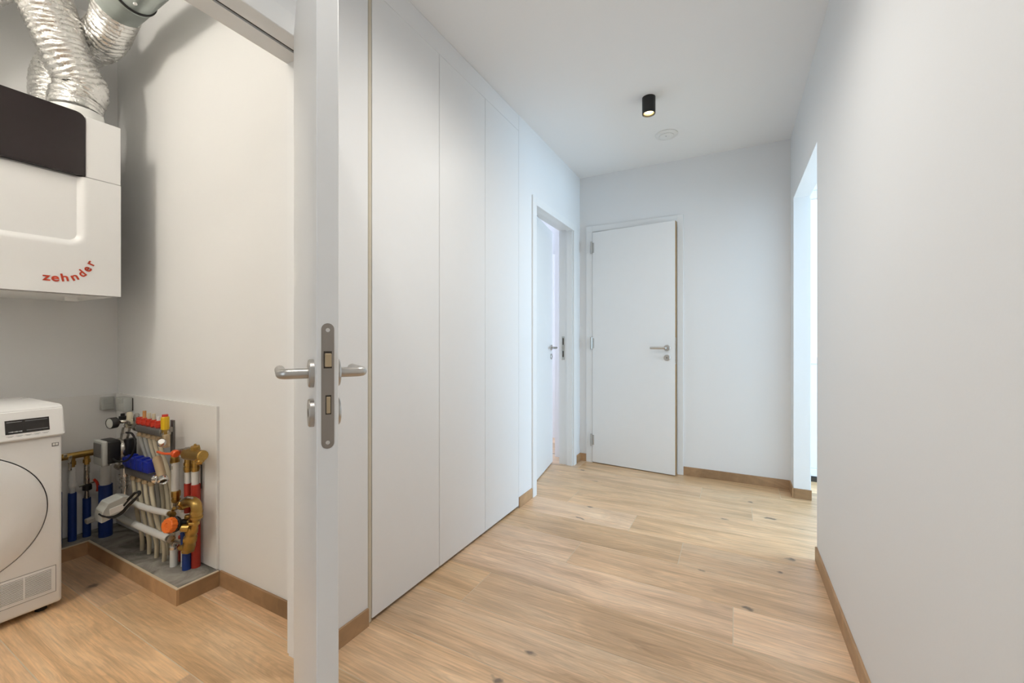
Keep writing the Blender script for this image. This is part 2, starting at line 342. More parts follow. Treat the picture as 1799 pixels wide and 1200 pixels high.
# skirting
def skirt(name, x0, x1, y0, y1, label, z1=0.07):
    bm = B(); box(bm, x0, x1, y0, y1, 0, z1, 0.0008, 1)
    return obj(name, bm, 'oak_skirting' if abs(x1 - x0) > abs(y1 - y0) else 'oak_skirting_y', label=label, kind=ST)
skirt('baseboard_left', XL, XL + .009, 0.965, 1.184, 'short oak-look skirting between open door and wardrobe')
skirt('baseboard_left', XL, XL + .009, 2.4885, 2.685, 'short oak-look skirting between wardrobe and ajar door')
skirt('baseboard_left', XL, XL + .009, 3.632, YF, 'tiny oak-look skirting in the left far corner')
skirt('baseboard_far', XL + .009, -1.207, YF - .009, YF, 'tiny oak-look skirting left of the far door')
skirt('baseboard_far', -0.373, XR - .009, YF - .009, YF, 'oak-look skirting right of the far door')
skirt('baseboard_right', XR - .009, XR, -2.6, 2.604, 'long oak-look skirting along the right hallway wall')
skirt('baseboard_right', XR - .009, XR, 3.552, YF, 'oak-look skirting on the hallway side of the opening jamb')
skirt('baseboard_right', XR, XR + TW + .009, 3.551, 3.56, 'oak-look skirting on the jamb of the wall opening')
skirt('baseboard_utility', -2.068, W0, YU - .009, YU, 'oak-look skirting along the utility room side wall')
skirt('baseboard_near', XL, XL + .009, -2.6, 0.07, 'oak-look skirting left of the utility door')

# ------------------------------------------------------------------ windows (daylight)
def window(name, frames, pane, label, extra=()):
    lo = Vector((pane[0], pane[2], pane[4]))
    t = thing(name, lo, label, None, kind=ST)
    bm = B()
    for f in frames: box(bm, *f, 0.003, 1)
    obj('window_frame', bm, 'white_lacquer', t)
    bm = B(); box(bm, *pane); obj('pane', bm, 'window_glass', t)
    for nm, bx, mt in extra:
        bm = B(); box(bm, *bx, 0.003, 1); obj(nm, bm, mt, t)
    return t
window('window_1', [(0.505, 0.53, 4.04, 4.10, 0.04, 2.3), (1.69, 1.75, 4.04, 4.10, 0.04, 2.3), (0.53, 1.69, 4.04, 4.10, 2.24, 2.3), (0.53, 1.69, 4.04, 4.10, 0.93, 0.98), (0.53, 1.69, 4.04, 4.10, 0.04, 0.10)],
       (0.53, 1.69, 4.065, 4.075, 0.98, 2.24), 'bright glazed window with a white lower panel beyond the opening',
       [('lower_panel', (0.53, 1.69, 4.055, 4.085, 0.10, 0.93), 'white_lacquer'), ('threshold', (0.505, 1.75, 4.03, 4.12, 0.0, 0.035), 'gap_dark')])
window('window_2', [(3.52, 3.58, 3.0, 3.06, .08, 2.45), (3.52, 3.58, 3.92, 3.98, .08, 2.45), (3.52, 3.58, 3.06, 3.92, 2.39, 2.45), (3.52, 3.58, 3.06, 3.92, .08, .14)],
       (3.545, 3.555, 3.06, 3.92, .14, 2.39), 'large window on the outer wall of the side room')
window('window_3', [(-4.08, -4.02, 3.0, 3.06, .7, 2.2), (-4.08, -4.02, 4.34, 4.4, .7, 2.2), (-4.08, -4.02, 3.06, 4.34, 2.14, 2.2), (-4.08, -4.02, 3.06, 4.34, .7, .76)],
       (-4.055, -4.045, 3.06, 4.34, .76, 2.14), 'window of the room behind the ajar door')
window('fill_window', [(-1.15, -1.09, -2.68, -2.62, .35, 2.45), (.19, .25, -2.68, -2.62, .35, 2.45), (-1.09, .19, -2.68, -2.62, 2.39, 2.45), (-1.09, .19, -2.68, -2.62, .35, .41)],
       (-1.09, .19, -2.655, -2.645, .41, 2.39), 'added unseen window behind the viewpoint for hallway fill light')  # unseen window added to carry the hallway fill light

# ------------------------------------------------------------------ doors
def lever(parent, p, nrm, along, r=0.0095, proj=0.052, length=0.125, mat='steel', rose=0.026, key=0.075, keyr=0.026):
    """round lever handle on a rose + key rose below; p on the leaf face, nrm out of it, along = lever direction"""
    p, nrm, along = Vector(p), Vector(nrm).normalized(), Vector(along).normalized()
    bm = B()
    cor = p + nrm * proj
    cr_ = 0.012; path = [p + nrm * 0.006] + [p + nrm * (proj - cr_) + along * (cr_ - cr_ * math.cos(a * math.pi / 12)) + nrm * (cr_ * math.sin(a * math.pi / 12)) for a in range(7)] + [cor + along * (length - 0.003)]
    tube(bm, path, r, seg=16, smooth=False)
    rev(bm, cor + along * (length - 0.004), along, [(0, r), (0.004, r * 0.8), (0.0055, 0)], 16, cap=False)
    h = obj('handle', bm, mat, parent, True)
    bm = B(); rev(bm, p, nrm, [(0, rose), (0.007, rose), (0.009, rose - .002), (0.009, r + .002)], 28)
    obj('rose', bm, mat, h, True)
    bm = B(); q = p - Vector((0, 0, key)); rev(bm, q, nrm, [(0, keyr), (0.007, keyr), (0.009, keyr - .002), (0.009, 0.009), (0.006, 0.009), (0.006, 0)], 28, cap=False)
    kr_ = obj('key_rose', bm, mat, parent, True)
    bm = B(); obox(bm, q + nrm * 0.0075, nrm * 0.003, along * 0.005, (0, 0, 0.013)); obj('keyhole', bm, 'gap_dark', kr_)
    return h
# --- door_1: utility room door standing open towards the viewer
HL = at(516, 597, t=1.345); HL.z = 0
P0 = at(556, 597, t=0.728); P0.z = 0
d1 = (P0 - HL).normalized(); LW = (P0 - HL).length; n1 = Vector((-d1.y, d1.x, 0)); TH1 = 0.036
assert n1.y > 0
door1 = thing('door_1', (HL.x, HL.y, 0), 'open white utility room door seen edge-on with steel lever handles', None, kind=ST)
bm = B(); obox(bm, HL + d1 * (LW / 2) + n1 * (TH1 / 2) + Vector((0, 0, 1.054)), d1 * LW, n1 * TH1, (0, 0, 2.092), 0.0015, 1)
leaf = obj('leaf', bm, 'door_white', door1)
zl = 1.12 - (61 / 736) * 0.745
hp = HL + d1 * (LW - 0.055) + Vector((0, 0, zl))
h1 = lever(door1, hp, -n1, -d1, key=0.073)
h2 = lever(door1, hp + n1 * TH1, n1, -d1, key=0.073)
# lock faceplate with rounded ends on the lock edge
ec = P0 + n1 * (TH1 / 2)
zt, zb = 1.12 + (597 - 568) / 736 * 0.738, 1.12 - (788 - 597) / 736 * 0.738
wpl = 0.0105
poly = []
for i in range(13):
    a = math.pi * i / 12; poly.append(ec + n1 * (math.cos(a) * wpl) + Vector((0, 0, zt - wpl + math.sin(a) * wpl)))
for i in range(13):
    a = math.pi + math.pi * i / 12; poly.append(ec + n1 * (math.cos(a) * wpl) + Vector((0, 0, zb + wpl + math.sin(a) * wpl)))
bm = B(); prism(bm, [q - d1 * 0.001 for q in poly], d1 * 0.0018)
fp = obj('lock_faceplate', bm, 'lock_steel', door1)
tag(fp, 'brushed steel lock faceplate with rounded ends')
def zpx(y, dep=0.738): return 1.12 + (597 - y) / 736 * dep
def edge_box(name, y0, y1, wd, proud, mat, par, off=0.0):
    bm = B(); obox(bm, ec + n1 * off + d1 * (proud / 2 + 0.0006) + Vector((0, 0, (zpx(y0) + zpx(y1)) / 2)), d1 * proud, n1 * wd, (0, 0, abs(zpx(y0) - zpx(y1))), min(0.0007, proud * .3), 1)
    return obj(name, bm, mat, par)
edge_box('latch_slot', 617, 647, 0.0135, 0.0005, 'gap_dark', fp)
edge_box('latch_bolt', 621, 644, 0.0105, 0.009, 'brass_tan', fp)
edge_box('dead_slot', 694, 728, 0.0095, 0.0005, 'gap_dark', fp, .001)
edge_box('dead_bolt', 697, 726, 0.0065, 0.002, 'brass_tan', fp, .001)
for y in (580, 777):
    bm = B(); rev(bm, ec + Vector((0, 0, zpx(y))) + d1 * 0.0005, d1, [(0, .0042), (.0012, .0036), (.0012, .0018), (.0004, .0016), (.0004, 0)], 16, cap=False)
    obj('screw', bm, 'chrome', fp, True)
# frame of door_1
bm = B()
box(bm, -1.395, -1.30, 0.94, 0.959, 0, 2.10); box(bm, -1.30, -1.262, 0.915, 0.959, 0, 2.10)
box(bm, -1.395, -1.262, 0.131, 0.15, 0, 2.10)
box(bm, -1.395, -1.332, 0.131, 0.959, 2.10, 2.129); box(bm, -1.318, -1.262, 0.131, 0.959, 2.10, 2.129); box(bm, -1.332, -1.318, 0.131, 0.959, 2.112, 2.129)
obj('frame_lining', bm, 'door_white', door1)
bm = B(); box(bm, -1.331, -1.319, 0.15, 0.94, 2.1065, 2.112); obj('seal_strip', bm, 'gap_dark', door1)
bm = B()
box(bm, XL, -1.256, 0.915, 0.985, 0.0, 2.17, .002, 1); box(bm, XL, -1.256, 0.08, 0.15, 0.0, 2.17, .002, 1); box(bm, XL, -1.256, 0.15, 0.915, 2.10, 2.17, .002, 1)
obj('architrave', bm, 'door_white', door1)
bm = B()
box(bm, -1.412, W0, 0.945, 1.005, 0.0, 2.165, .002, 1); box(bm, -1.412, W0, 0.085, 0.145, 0.0, 2.165, .002, 1); box(bm, -1.412, W0, 0.145, 0.945, 2.105, 2.165, .002, 1)
obj('architrave', bm, 'door_white', door1)
for z in (0.25, 1.05, 1.88):
    bm = B(); cyl(bm, (HL + n1 * (TH1 + .006) + Vector((0, 0, z))), (HL + n1 * (TH1 + .006) + Vector((0, 0, z + .1))), .006, seg=12); obj('hinge', bm, 'steel', door1, True)

# --- door_2: ajar door in the left wall
door2 = thing('door_2', (-1.35, 2.755, 0), 'ajar white door in the left wall opening into a pale room', None, kind=ST)
hA = Vector((-1.338, 2.757, 0)); tipA = Vector((-1.463, 3.545, 0)); dA = (tipA - hA).normalized(); LA = (tipA - hA).length; nA = Vector((-dA.y, dA.x, 0))
if nA.x > 0: nA = -nA
bm = B(); obox(bm, hA + dA * LA / 2 + nA * .02 + Vector((0, 0, 1.055)), dA * LA, nA * .04, (0, 0, 2.09), .0015, 1); obj('leaf', bm, 'door_white', door2)
lever(door2, hA + dA * (LA - .06) + Vector((0, 0, 1.05)), -nA, -dA, key=.08)
bm = B()
box(bm, W0, XL - .002, 2.736, 2.755, 0, 2.105); box(bm, W0, XL - .002, 3.545, 3.564, 0, 2.105); box(bm, W0, XL - .002, 2.736, 3.564, 2.105, 2.134)
box(bm, -1.325, XL - .002, 2.755, 2.767, 0, 2.105); box(bm, -1.325, XL - .002, 3.533, 3.545, 0, 2.105); box(bm, -1.325, XL - .002, 2.767, 3.533, 2.093, 2.105)
obj('frame_lining', bm, 'door_white', door2)
bm = B()
for a in ((2.688, 2.752), (3.548, 3.612)): box(bm, XL - .001, XL + .012, a[0], a[1], 0, 2.15, .0015, 1)
box(bm, XL - .001, XL + .012, 2.752, 3.548, 2.09, 2.15, .0015, 1)
obj('architrave', bm, 'door_white', door2)
bm = B(); box(bm, -1.372, -1.348, 3.541, 3.5462, 0.94, 1.15); sp_ = obj('strike_plate', bm, 'nickel', door2)
for z0, z1 in ((1.075, 1.135), (0.965, 1.02)):
    bm = B(); box(bm, -1.366, -1.354, 3.5405, 3.544, z0, z1); obj('strike_hole', bm, 'gap_dark', sp_)
# --- door_3: far door, open by a hand's width
door3 = thing('door_3', (-1.143, 3.72, 0), 'white far door standing slightly open with its warm-lit gap painted brown', None, kind=ST)
hB = Vector((-1.143, 3.718, 0)); tB = Vector((-0.428, 3.656, 0)); dB = (tB - hB).normalized(); LB = (tB - hB).length; nB = Vector((-dB.y, dB.x, 0))
if nB.y < 0: nB = -nB
bm = B(); obox(bm, hB + dB * (LB - .001) / 2 + nB * .02 + Vector((0, 0, 1.053)), dB * (LB - .001), nB * .04, (0, 0, 2.09), .0012, 1); obj('leaf', bm, 'door_white', door3)
bm = B(); obox(bm, hB + dB * LB + nB * .0205 + Vector((0, 0, 1.053)), dB * .004, nB * .037, (0, 0, 2.088)); eb = obj('warm_gap_strip', bm, 'warm_gap_brown', door3)  # strip painted brown to stand in for the warm-lit gap
tag(eb, 'brown strip on the leaf edge painting the warm-lit door gap')
bm = B(); obox(bm, hB + dB * (LB + .002) + nB * .006 + Vector((0, 0, 1.03)), dB * .003, nB * .012, (0, 0, .22)); obj('lock_faceplate', bm, 'nickel', door3)
lever(door3, hB + dB * (LB - .065) + Vector((0, 0, 1.052)), -nB, -dB, key=.08)
for y in (436, 603, 772):
    z = 1.12 + (597 - y) / 736 * 3.83
    bm = B(); q = Vector((-1.152, 3.708, z)); cyl(bm, q - Vector((0, 0, .055)), q + Vector((0, 0, .055)), .0085, seg=14, ch=.001)
    hg = obj('hinge', bm, 'steel', door3, True)
    bm = B(); box(bm, -1.158, -1.128, 3.7155, 3.7185, z - .045, z + .045); obj('hinge_leaf', bm, 'steel', hg)
bm = B()
box(bm, -1.159, -1.145, YF - .012, YF + .13, 0, 2.105); box(bm, -0.424, -0.411, YF - .012, YF + .13, 0, 2.105); box(bm, -1.159, -0.411, YF - .012, YF + .13, 2.105, 2.114)
box(bm, -1.145, -1.132, YF + .03, YF + .13, 0, 2.105); box(bm, -0.437, -0.424, YF + .03, YF + .13, 0, 2.105); box(bm, -1.132, -.437, YF + .03, YF + .13, 2.092, 2.105)
obj('frame_lining', bm, 'door_white', door3)
bm = B()
box(bm, -1.206, -1.148, YF - .014, YF + .001, 0, 2.16, .0015, 1); box(bm, -0.421, -0.374, YF - .014, YF + .001, 0, 2.16, .0015, 1); box(bm, -1.148, -0.421, YF - .014, YF + .001, 2.108, 2.16, .0015, 1)
obj('architrave', bm, 'door_white', door3)

# ------------------------------------------------------------------ wardrobe built into the left wall
wd = thing('wardrobe', (-1.55, 1.84, 0), 'floor-to-ceiling white built-in wardrobe with three flat handleless doors', 'wardrobe')
bm = B()
box(bm, -1.88, -1.292, 1.19, 1.205, 0, 2.618); box(bm, -1.88, -1.292, 2.472, 2.487, 0, 2.618); box(bm, -1.895, -1.88, 1.19, 2.487, 0, 2.618)
box(bm, -1.88, -1.292, 1.205, 2.472, 2.52, 2.535); box(bm, -1.88, -1.292, 1.205, 2.472, 0.085, 0.1)
obj('body', bm, 'white_lacquer', wd)
bm = B(); box(bm, XL - .016, XL - .002, 1.193, 1.206, .004, ZC - .002); obj('side_filler', bm, 'cream_edge', wd)
bm = B(); box(bm, XL - .02, XL, 1.208, 2.487, 2.513, ZC - .001, .0008, 1); obj('top_filler', bm, 'white_lacquer', wd)
for y0, y1 in ((1.208, 1.636), (1.639, 2.060), (2.063, 2.487)):
    bm = B(); box(bm, XL - .02, XL, y0, y1, .014, 2.5122, .0008, 1); obj('door', bm, 'white_lacquer', wd)
bm = B(); box(bm, XL - .07, XL - .05, 1.205, 2.472, 0, .085); obj('plinth', bm, 'gap_dark', wd)
bm = B(); box(bm, XL - .004, XL + .0005, 1.1865, 1.1895, 0, ZC - .001); obj('edge_bead', bm, 'cream_edge', wd)

# ------------------------------------------------------------------ ceiling fittings
def downlight(loc, label, power):
    x, y, z = loc
    t = thing('ceiling_spotlight', (x, y, z - .1), label, 'ceiling light', 'black ceiling spotlights of the hallway')
    bm = B(); rev(bm, (x, y, z), (0, 0, -1), [(0, .0395), (.1, .0395), (.102, .0385), (.102, .035), (.075, .033), (.062, .026)], 40, cap=False)
    f = bm.faces.new([v for v in bm.verts if abs((v.co - Vector((x, y, z))).length - .0395) < 1e-4])
    obj('housing', bm, 'black_metal', t, True)
    bm = B(); rev(bm, (x, y, z - .084), (0, 0, -1), [(0, .030), (.005, .026), (.009, .014), (.010, 0)], 28); obj('bulb', bm, 'lamp_glow', t, True)
    bm = B(); rev(bm, (x, y, z - .090), (0, 0, -1), [(0, .0338), (.004, .0342), (.004, .031), (0, .0305)], 28, cap=False); obj('reflector_ring', bm, 'brass_tan', t, True)
    l = bpy.data.lights.new('spot_beam', 'SPOT'); l.energy = power; l.color = (1, .965, .91); l.spot_size = math.radians(176); l.spot_blend = 1.0; l.shadow_soft_size = .03
    o = bpy.data.objects.new('spot_beam', l); col.objects.link(o); o.parent = t; o.location = (0, 0, -.008)
    return t
downlight((-.469, 2.69, ZC), 'small black cylinder spotlight glowing warm on the hallway ceiling', 9)
downlight((-.46, 1.45, ZC), 'added unseen black cylinder spotlight above the wardrobe doors', 33)  # this and the next two: unseen spotlights added to light the hall
downlight((-.46, 0.21, ZC), 'added unseen black cylinder spotlight above the utility room door', 20)
downlight((-.45, -1.2, ZC), 'added unseen black cylinder spotlight behind the viewpoint', 2)
vt = thing('ceiling_valve', (-.438, 3.23, ZC - .03), 'round white disc fitting on the ceiling beyond the black spotlight', 'ceiling fitting')
bm = B(); rev(bm, (-.438, 3.23, ZC), (0, 0, -1), [(0, .078), (.006, .078), (.012, .07), (.012, .052)], 48); obj('rim', bm, 'plastic_white', vt, True)
bm = B(); rev(bm, (-.438, 3.23, ZC - .012), (0, 0, -1), [(0, .05), (.004, .05), (.010, .042), (.013, .02), (.0135, 0)], 40); dd = obj('dome', bm, 'plastic_white', vt, True)
bm = B(); cyl(bm, (-.438, 3.205, ZC - .0225), (-.438, 3.205, ZC - .026), .004, seg=12); obj('indicator', bm, 'mark_grey', dd)
# utility room ceiling lights (above the frame); the second is added as fill
for (lx, ly, en, lab) in ((-2.15, -.3, 14, 'round ceiling light of the utility room nearest the ventilation unit'), (-1.72, -1.05, 12, 'added unseen round ceiling light giving fill near the doorway wall')):
    ul = thing('utility_ceiling_light', (lx, ly, ZU - .07), lab, 'ceiling light', 'round utility room ceiling lights')
    bm = B(); rev(bm, (lx, ly, ZU), (0, 0, -1), [(0, .13), (.03, .13), (.03, .12)], 40); obj('base', bm, 'plastic_white', ul, True)
    bm = B(); rev(bm, (lx, ly, ZU - .03), (0, 0, -1), [(0, .12), (.02, .115), (.035, .08), (.04, 0)], 40); obj('diffuser', bm, 'ceiling_glow', ul, True)
    l = bpy.data.lights.new('utility_glow', 'POINT'); l.shadow_soft_size = .09; l.energy = en; l.color = (1, .945, .85)
    o = bpy.data.objects.new('utility_glow', l); col.objects.link(o); o.parent = ul; o.location = (0, 0, -.10)
# warm lamp in the closet behind the far door
cl_ = thing('closet_light', (-.5, 4.4, 2.55), 'small ceiling light in the closet behind the far door', 'ceiling light')
bm = B(); rev(bm, (-.5, 4.4, 2.62), (0, 0, -1), [(0, .08), (.03, .08), (.05, .05), (.055, 0)], 28); obj('diffuser', bm, 'lamp_glow', cl_, True)
# wardrobe-like white unit seen through the ajar door
bm = B(); box(bm, -2.35, -1.53, 4.45, 4.74, 0.0, 2.1, .003, 1)
uc = obj('tall_cupboard', bm, 'white_lacquer', label='tall plain white cupboard glimpsed through the ajar door', cat='cupboard')

# ------------------------------------------------------------------ ventilation unit
XV, YV0, YV1, ZV0, ZV1 = -2.614, 0.175, 0.90, 1.327, 2.14
vu = thing('ventilation_unit', (-2.88, .54, ZV0), 'white wall-hung ventilation unit with dark glossy upper panel', 'ventilation unit')
def arc(cx, cz, r, a0, a1, n=8): return [(cx + r * math.cos(math.radians(a0 + (a1 - a0) * i / n)), cz + r * math.sin(math.radians(a0 + (a1 - a0) * i / n))) for i in range(n + 1)]
zs = 1.862
bm = B(); box(bm, XU + .001, XV - .02, YV0, YV1, ZV0, zs - .001, .006, 2); box(bm, XU + .001, XV - .02, YV0, YV1, zs + .001, ZV1, .006, 2)
obj('casing', bm, 'appliance_white', vu)
# front cover: frame with recessed bowl; profile polygon in (y,z)
yr = 0.775
def front_plate(x0, x1, y0, y1, z0, z1, name, mat, bev=.003):
    bm = B(); box(bm, x0, x1, y0, y1, z0, z1, bev, 2); return obj(name, bm, mat, vu)
front_plate(XV - .02, XV, yr + .0005, YV1, zs + .001, ZV1, 'upper_cover', 'appliance_white')
# lower cover with bowl-shaped recess: grid of points displaced inward
bm = B(); ny, nz = 60, 48
zr0 = 1.545; dep = .028; rc = .055
def bowl(y, z):
    # signed distance to rounded rect (open at top and left)
    qx = y - (yr - rc); qz = (zr0 + rc) - z
    dd_ = math.hypot(max(qx, 0), max(qz, 0)) + min(max(qx, qz), 0) - rc
    s = max(0, min(1, -dd_ / .035)); return dep * (s * s * (3 - 2 * s))
ys = sorted(set([YV0 + (YV1 - YV0) * i / ny for i in range(ny + 1)])); zz = [ZV0 + (zs - .001 - ZV0) * i / nz for i in range(nz + 1)]
g = [[bm.verts.new((XV - bowl(y, z), y, z)) for z in zz] for y in ys]
bk = [[bm.verts.new((XV - .05, y, z)) for z in (zz[0], zz[-1])] for y in (ys[0], ys[-1])]
for i in range(ny):
    for j in range(nz): bm.faces.new((g[i][j], g[i + 1][j], g[i + 1][j + 1], g[i][j + 1]))
bm.faces.new([g[i][0] for i in range(ny + 1)] + [bk[1][0], bk[0][0]])
bm.faces.new([g[i][nz] for i in range(ny + 1)] + [bk[1][1], bk[0][1]])
bm.faces.new([g[ny][j] for j in range(nz + 1)] + [bk[1][1], bk[1][0]])
bm.faces.new([g[0][j] for j in range(nz + 1)] + [bk[0][1], bk[0][0]])
lc = obj('front_cover', bm, 'appliance_white', vu, True)
# dark panel, rounded upper right corner, slightly proud
ztp = 2.148
pts = [(YV0 + .1, zs + .002), (yr, zs + .002)] + arc(yr - .03, ztp - .03, .03, 0, 90) + [(YV0 + .1, ztp)]
bm = B(); prism(bm, [(XV - .03, y, z) for y, z in pts], (.034, 0, 0)); bmesh.ops.bevel(bm, geom=[e for e in bm.edges if e.verts[0].co.x > XV and e.verts[1].co.x > XV], offset=.002, segments=2, affect='EDGES')
dp = obj('dark_panel', bm, 'dark_glass', vu); tag(dp, 'dark glossy brown-black display panel with rounded corner')
# small screw dot at the seam and the outlet below
bm = B(); rev(bm, (XV - .012, YV1 - .001, zs), (0, 1, 0), [(0, .004), (.002, .004), (.003, 0)], 12); obj('screw', bm, 'gap_dark', vu)
bm = B(); q = at(126, 523, X=-2.80); cyl(bm, (-2.80, q.y, ZV0 - .022), (-2.80, q.y, ZV0), .024, ch=.003); obj('condensate_outlet', bm, 'plastic_white', vu, True)
bm = B(); box(bm, XU + .03, XV - .03, YV0 + .02, YV1 - .02, ZV0 - .004, ZV0 - .001); obj('bottom_plate', bm, 'plastic_white', vu)
SP = {'A': (-2.755, .785), 'B': (-2.99, .795), 'C': (-2.755, .34), 'D': (-2.985, .34)}
for k, (x, y) in SP.items():
    bm = B(); rev(bm, (x, y, ZV1 - .002), (0, 0, 1), [(0, .104), (.012, .104), (.016, .098), (.058, .096), (.058, .08)], 40); obj('duct_spigot', bm, 'plastic_white', vu, True)
# logo letters on an arc
def letter(ch, p_, rot, size, par, mat, sx=1.0):
    c = bpy.data.curves.new('letter', 'FONT'); c.body = ch; c.size = size; c.align_x = 'CENTER'; c.offset = size * .022; c.extrude = .0008; c.resolution_u = 6
    t_ = bpy.data.objects.new('letter_tmp', c); col.objects.link(t_); bpy.context.view_layer.update()
    me = bpy.data.meshes.new_from_object(t_.evaluated_get(bpy.context.evaluated_depsgraph_get())); bpy.data.objects.remove(t_)
    R_ = Matrix.Rotation(rot, 2); cy_ = size * .25
    for v in me.vertices:
        a = R_ @ Vector((v.co.x * sx, v.co.y - cy_)); v.co = Vector((v.co.z, a.x, a.y))
    me.materials.clear(); me.materials.append(M[mat]); me.name = 'letter'
    o_ = bpy.data.objects.new('letter', me); col.objects.link(o_); o_.parent = par; o_.location = p_ - WL[par.name]
    return o_
word = [('z', 81.5, 487.5), ('e', 97, 489), ('h', 114, 489), ('n', 131.5, 487.5), ('d', 145, 481.5), ('e', 154, 473), ('r', 160, 463)]
wp_ = [at(x_, y_, X=XV + .0012) for _, x_, y_ in word]
for i, (ch, _, _) in enumerate(word):
    a_, b_ = wp_[max(0, i - 1)], wp_[min(6, i + 1)]
    letter(ch, wp_[i], math.atan2(b_.z - a_.z, b_.y - a_.y), .047, lc, 'logo_red', 1.12 if i < 4 else 0.95)

# ------------------------------------------------------------------ ducts
def flex(name, pts, r, label, seed, per=.021):
    bm = B(); P = catmull(pts, 60)
    L_ = [0]
    for a, b_ in zip(P, P[1:]): L_.append(L_[-1] + (b_ - a).length)
    n = int(L_[-1] / .0042); Q = []; j = 0
    for i in range(n + 1):
        s = L_[-1] * i / n
        while j < len(L_) - 2 and L_[j + 1] < s: j += 1
        f = (s - L_[j]) / max(1e-9, L_[j + 1] - L_[j]); Q.append(P[j].lerp(P[j + 1], min(1, f)))
    tot = L_[-1]
    def rf(f, an, p_, dr, i):
        s = f * tot; q = Vector((math.cos(an) * 1.4, math.sin(an) * 1.4, s * 16)) + Vector((seed * 7.3, 0, 0))
        wob = mnoise.noise(q) * .012
        ph = (s + wob + mnoise.noise(Vector((math.cos(an) * 2.5, math.sin(an) * 2.5, s * 40 + seed))) * .004) / per
        fr_ = ph % 1.0; tri = abs(fr_ - .5) * 2
        big = mnoise.noise(Vector((math.cos(an) * .9 + seed, math.sin(an) * .9, s * 6))) * .010
        end = min(1, min(f, 1 - f) * tot / .05)
        return r + (-.0085 * (tri ** 1.6) + big) * (0.35 + .65 * end) + mnoise.noise(p_ * 60 + dr * 3) * .0018
    tube(bm, Q, r, seg=64, smooth=False, rf=rf)
    o_ = obj(name, bm, 'foil', smooth=True, label=label, cat='duct', group='silver flexible ducts above the ventilation unit')
    for p_ in o_.data.polygons: p_.use_smooth = True
    return o_
A_ = [(SP['A'][0], SP['A'][1], ZV1 + .055), (-2.762, .79, 2.26), at(143, 152, t=2.0), at(117, 100, t=1.95), at(98, 52, t=1.92), at(80, 0, t=1.9), at(66, -70, t=1.9)]
flex('flexible_duct', A_, .098, 'wide crinkled silver foil duct rising from the front of the ventilation unit', 1)
BC = [(-2.545, .865, 2.665), (-2.60, .868, 2.64), (-2.70, .875, 2.605), (-2.82, .88, 2.61), (-2.94, .865, 2.62), (-3.025, .82, 2.56), (-3.035, .79, 2.43), (-3.02, .785, 2.28), (SP['B'][0], SP['B'][1], ZV1 + .015)]
flex('flexible_duct', BC, .09, 'crinkled foil duct curving behind the wide duct down from the galvanised pipe', 2)
D_ = [(SP['D'][0], SP['D'][1], ZV1 + .015), (-2.99, .36, 2.35), (-2.99, .44, 2.56), (-2.99, .54, 2.71), (-2.99, .6, 2.8), (-2.99, .62, 2.9)]
flex('flexible_duct', D_, .085, 'foil duct cut off by the upper left corner of the photo', 3)
gp = thing('galvanised_pipe', (-2.5, .865, 2.57), 'galvanised round steel ventilation pipe with black ring below the utility ceiling', 'pipe')
g0 = Vector((-2.56, .865, 2.665)); gd = Vector((1, .0, .04)).normalized()
bm = B(); rev(bm, g0, gd, [(0, .083), (.165, .083), (.17, .085), (.175, .083)], 48); obj('connector', bm, 'galvanised', gp, True)
bm = B(); rev(bm, g0 + gd * .175, gd, [(0, .0835), (.003, .0865), (.009, .0865), (.012, .0835)], 48); obj('ring_seal', bm, 'rubber_black', gp, True)
bm = B(); rev(bm, g0 + gd * .187, gd, [(0, .081), (.96, .081)], 48)
for s in range(8): pass
obj('spiral_pipe', bm, 'galvanised', gp, True)
bm = B(); q = g0 + gd * .24 + Vector((0, -.02, -.084)); cyl(bm, q, q + Vector((.012, 0, -.004)), .006, seg=10); obj('screw', bm, 'plastic_white', gp)

# ------------------------------------------------------------------ tumble dryer
XD, YD0, YD1 = -2.494, .072, .669
dr_ = thing('tumble_dryer', (-2.8, .37, 0), 'white front-loading tumble dryer with round door and dark display', 'tumble dryer')
bm = B(); box(bm, -2.968, XD, YD0, YD1, .025, .7215, .012, 3); body = obj('body', bm, 'appliance_white', dr_, True)
# control fascia: profile in (x,z) extruded along Y
prof = [(-2.968, .722), (XD + .012, .722), (XD + .016, .729), (XD + .0155, .733), (XD - .006, .838), (XD - .022, .850), (-2.968, .850)]
bm = B(); prism(bm, [(x, YD0 - .003, z) for x, z in prof], (0, YD1 - YD0 + .006, 0)); bmesh.ops.bevel(bm, geom=bm.edges[:], offset=.004, segments=2, affect='EDGES')
fas = obj('control_fascia', bm, 'appliance_white', dr_, True)
fn = Vector((.105, 0, .0215)).normalized(); fu = Vector((-.0215, 0, .105)).normalized(); f0 = Vector((XD + .0155, 0, .733))
def fasbox(par, name, y0, y1, s0, s1, mat, proud=.0015, out=0.0):
    bm = B(); obox(bm, f0 + fu * ((s0 + s1) / 2) + Vector((0, (y0 + y1) / 2, 0)) + fn * (out + proud / 2 - .0004), fn * proud, (0, y1 - y0, 0), fu * (s1 - s0)); return obj(name, bm, mat, par)
def yf(px): return at(px, 740, X=XD + .006).y
ya, yb = yf(8.5), yf(86.5)
disp = fasbox(fas, 'display', ya, yb, .019, .073, 'display_dark')
ym = ya + (yb - ya) * .40
for (a, b_, s0, s1) in ((ya + .004, ym - .004, .0495, .0505), (ym + .006, yb - .004, .0495, .0505), (ym + .008, yb - .005, .0205, .0215)):
    pass
for (a, b_, s) in ((ya + .004, ym - .003, .0655), (ym + .005, yb - .004, .0655), (ym + .008, yb - .004, .0285)):
    bm = B(); obox(bm, f0 + fu * s + Vector((0, (a + b_) / 2, 0)) + fn * .0013, fn * .0006, (0, b_ - a, 0), fu * .0011); obj('display_line', bm, 'mark_grey', disp)
bm = B()
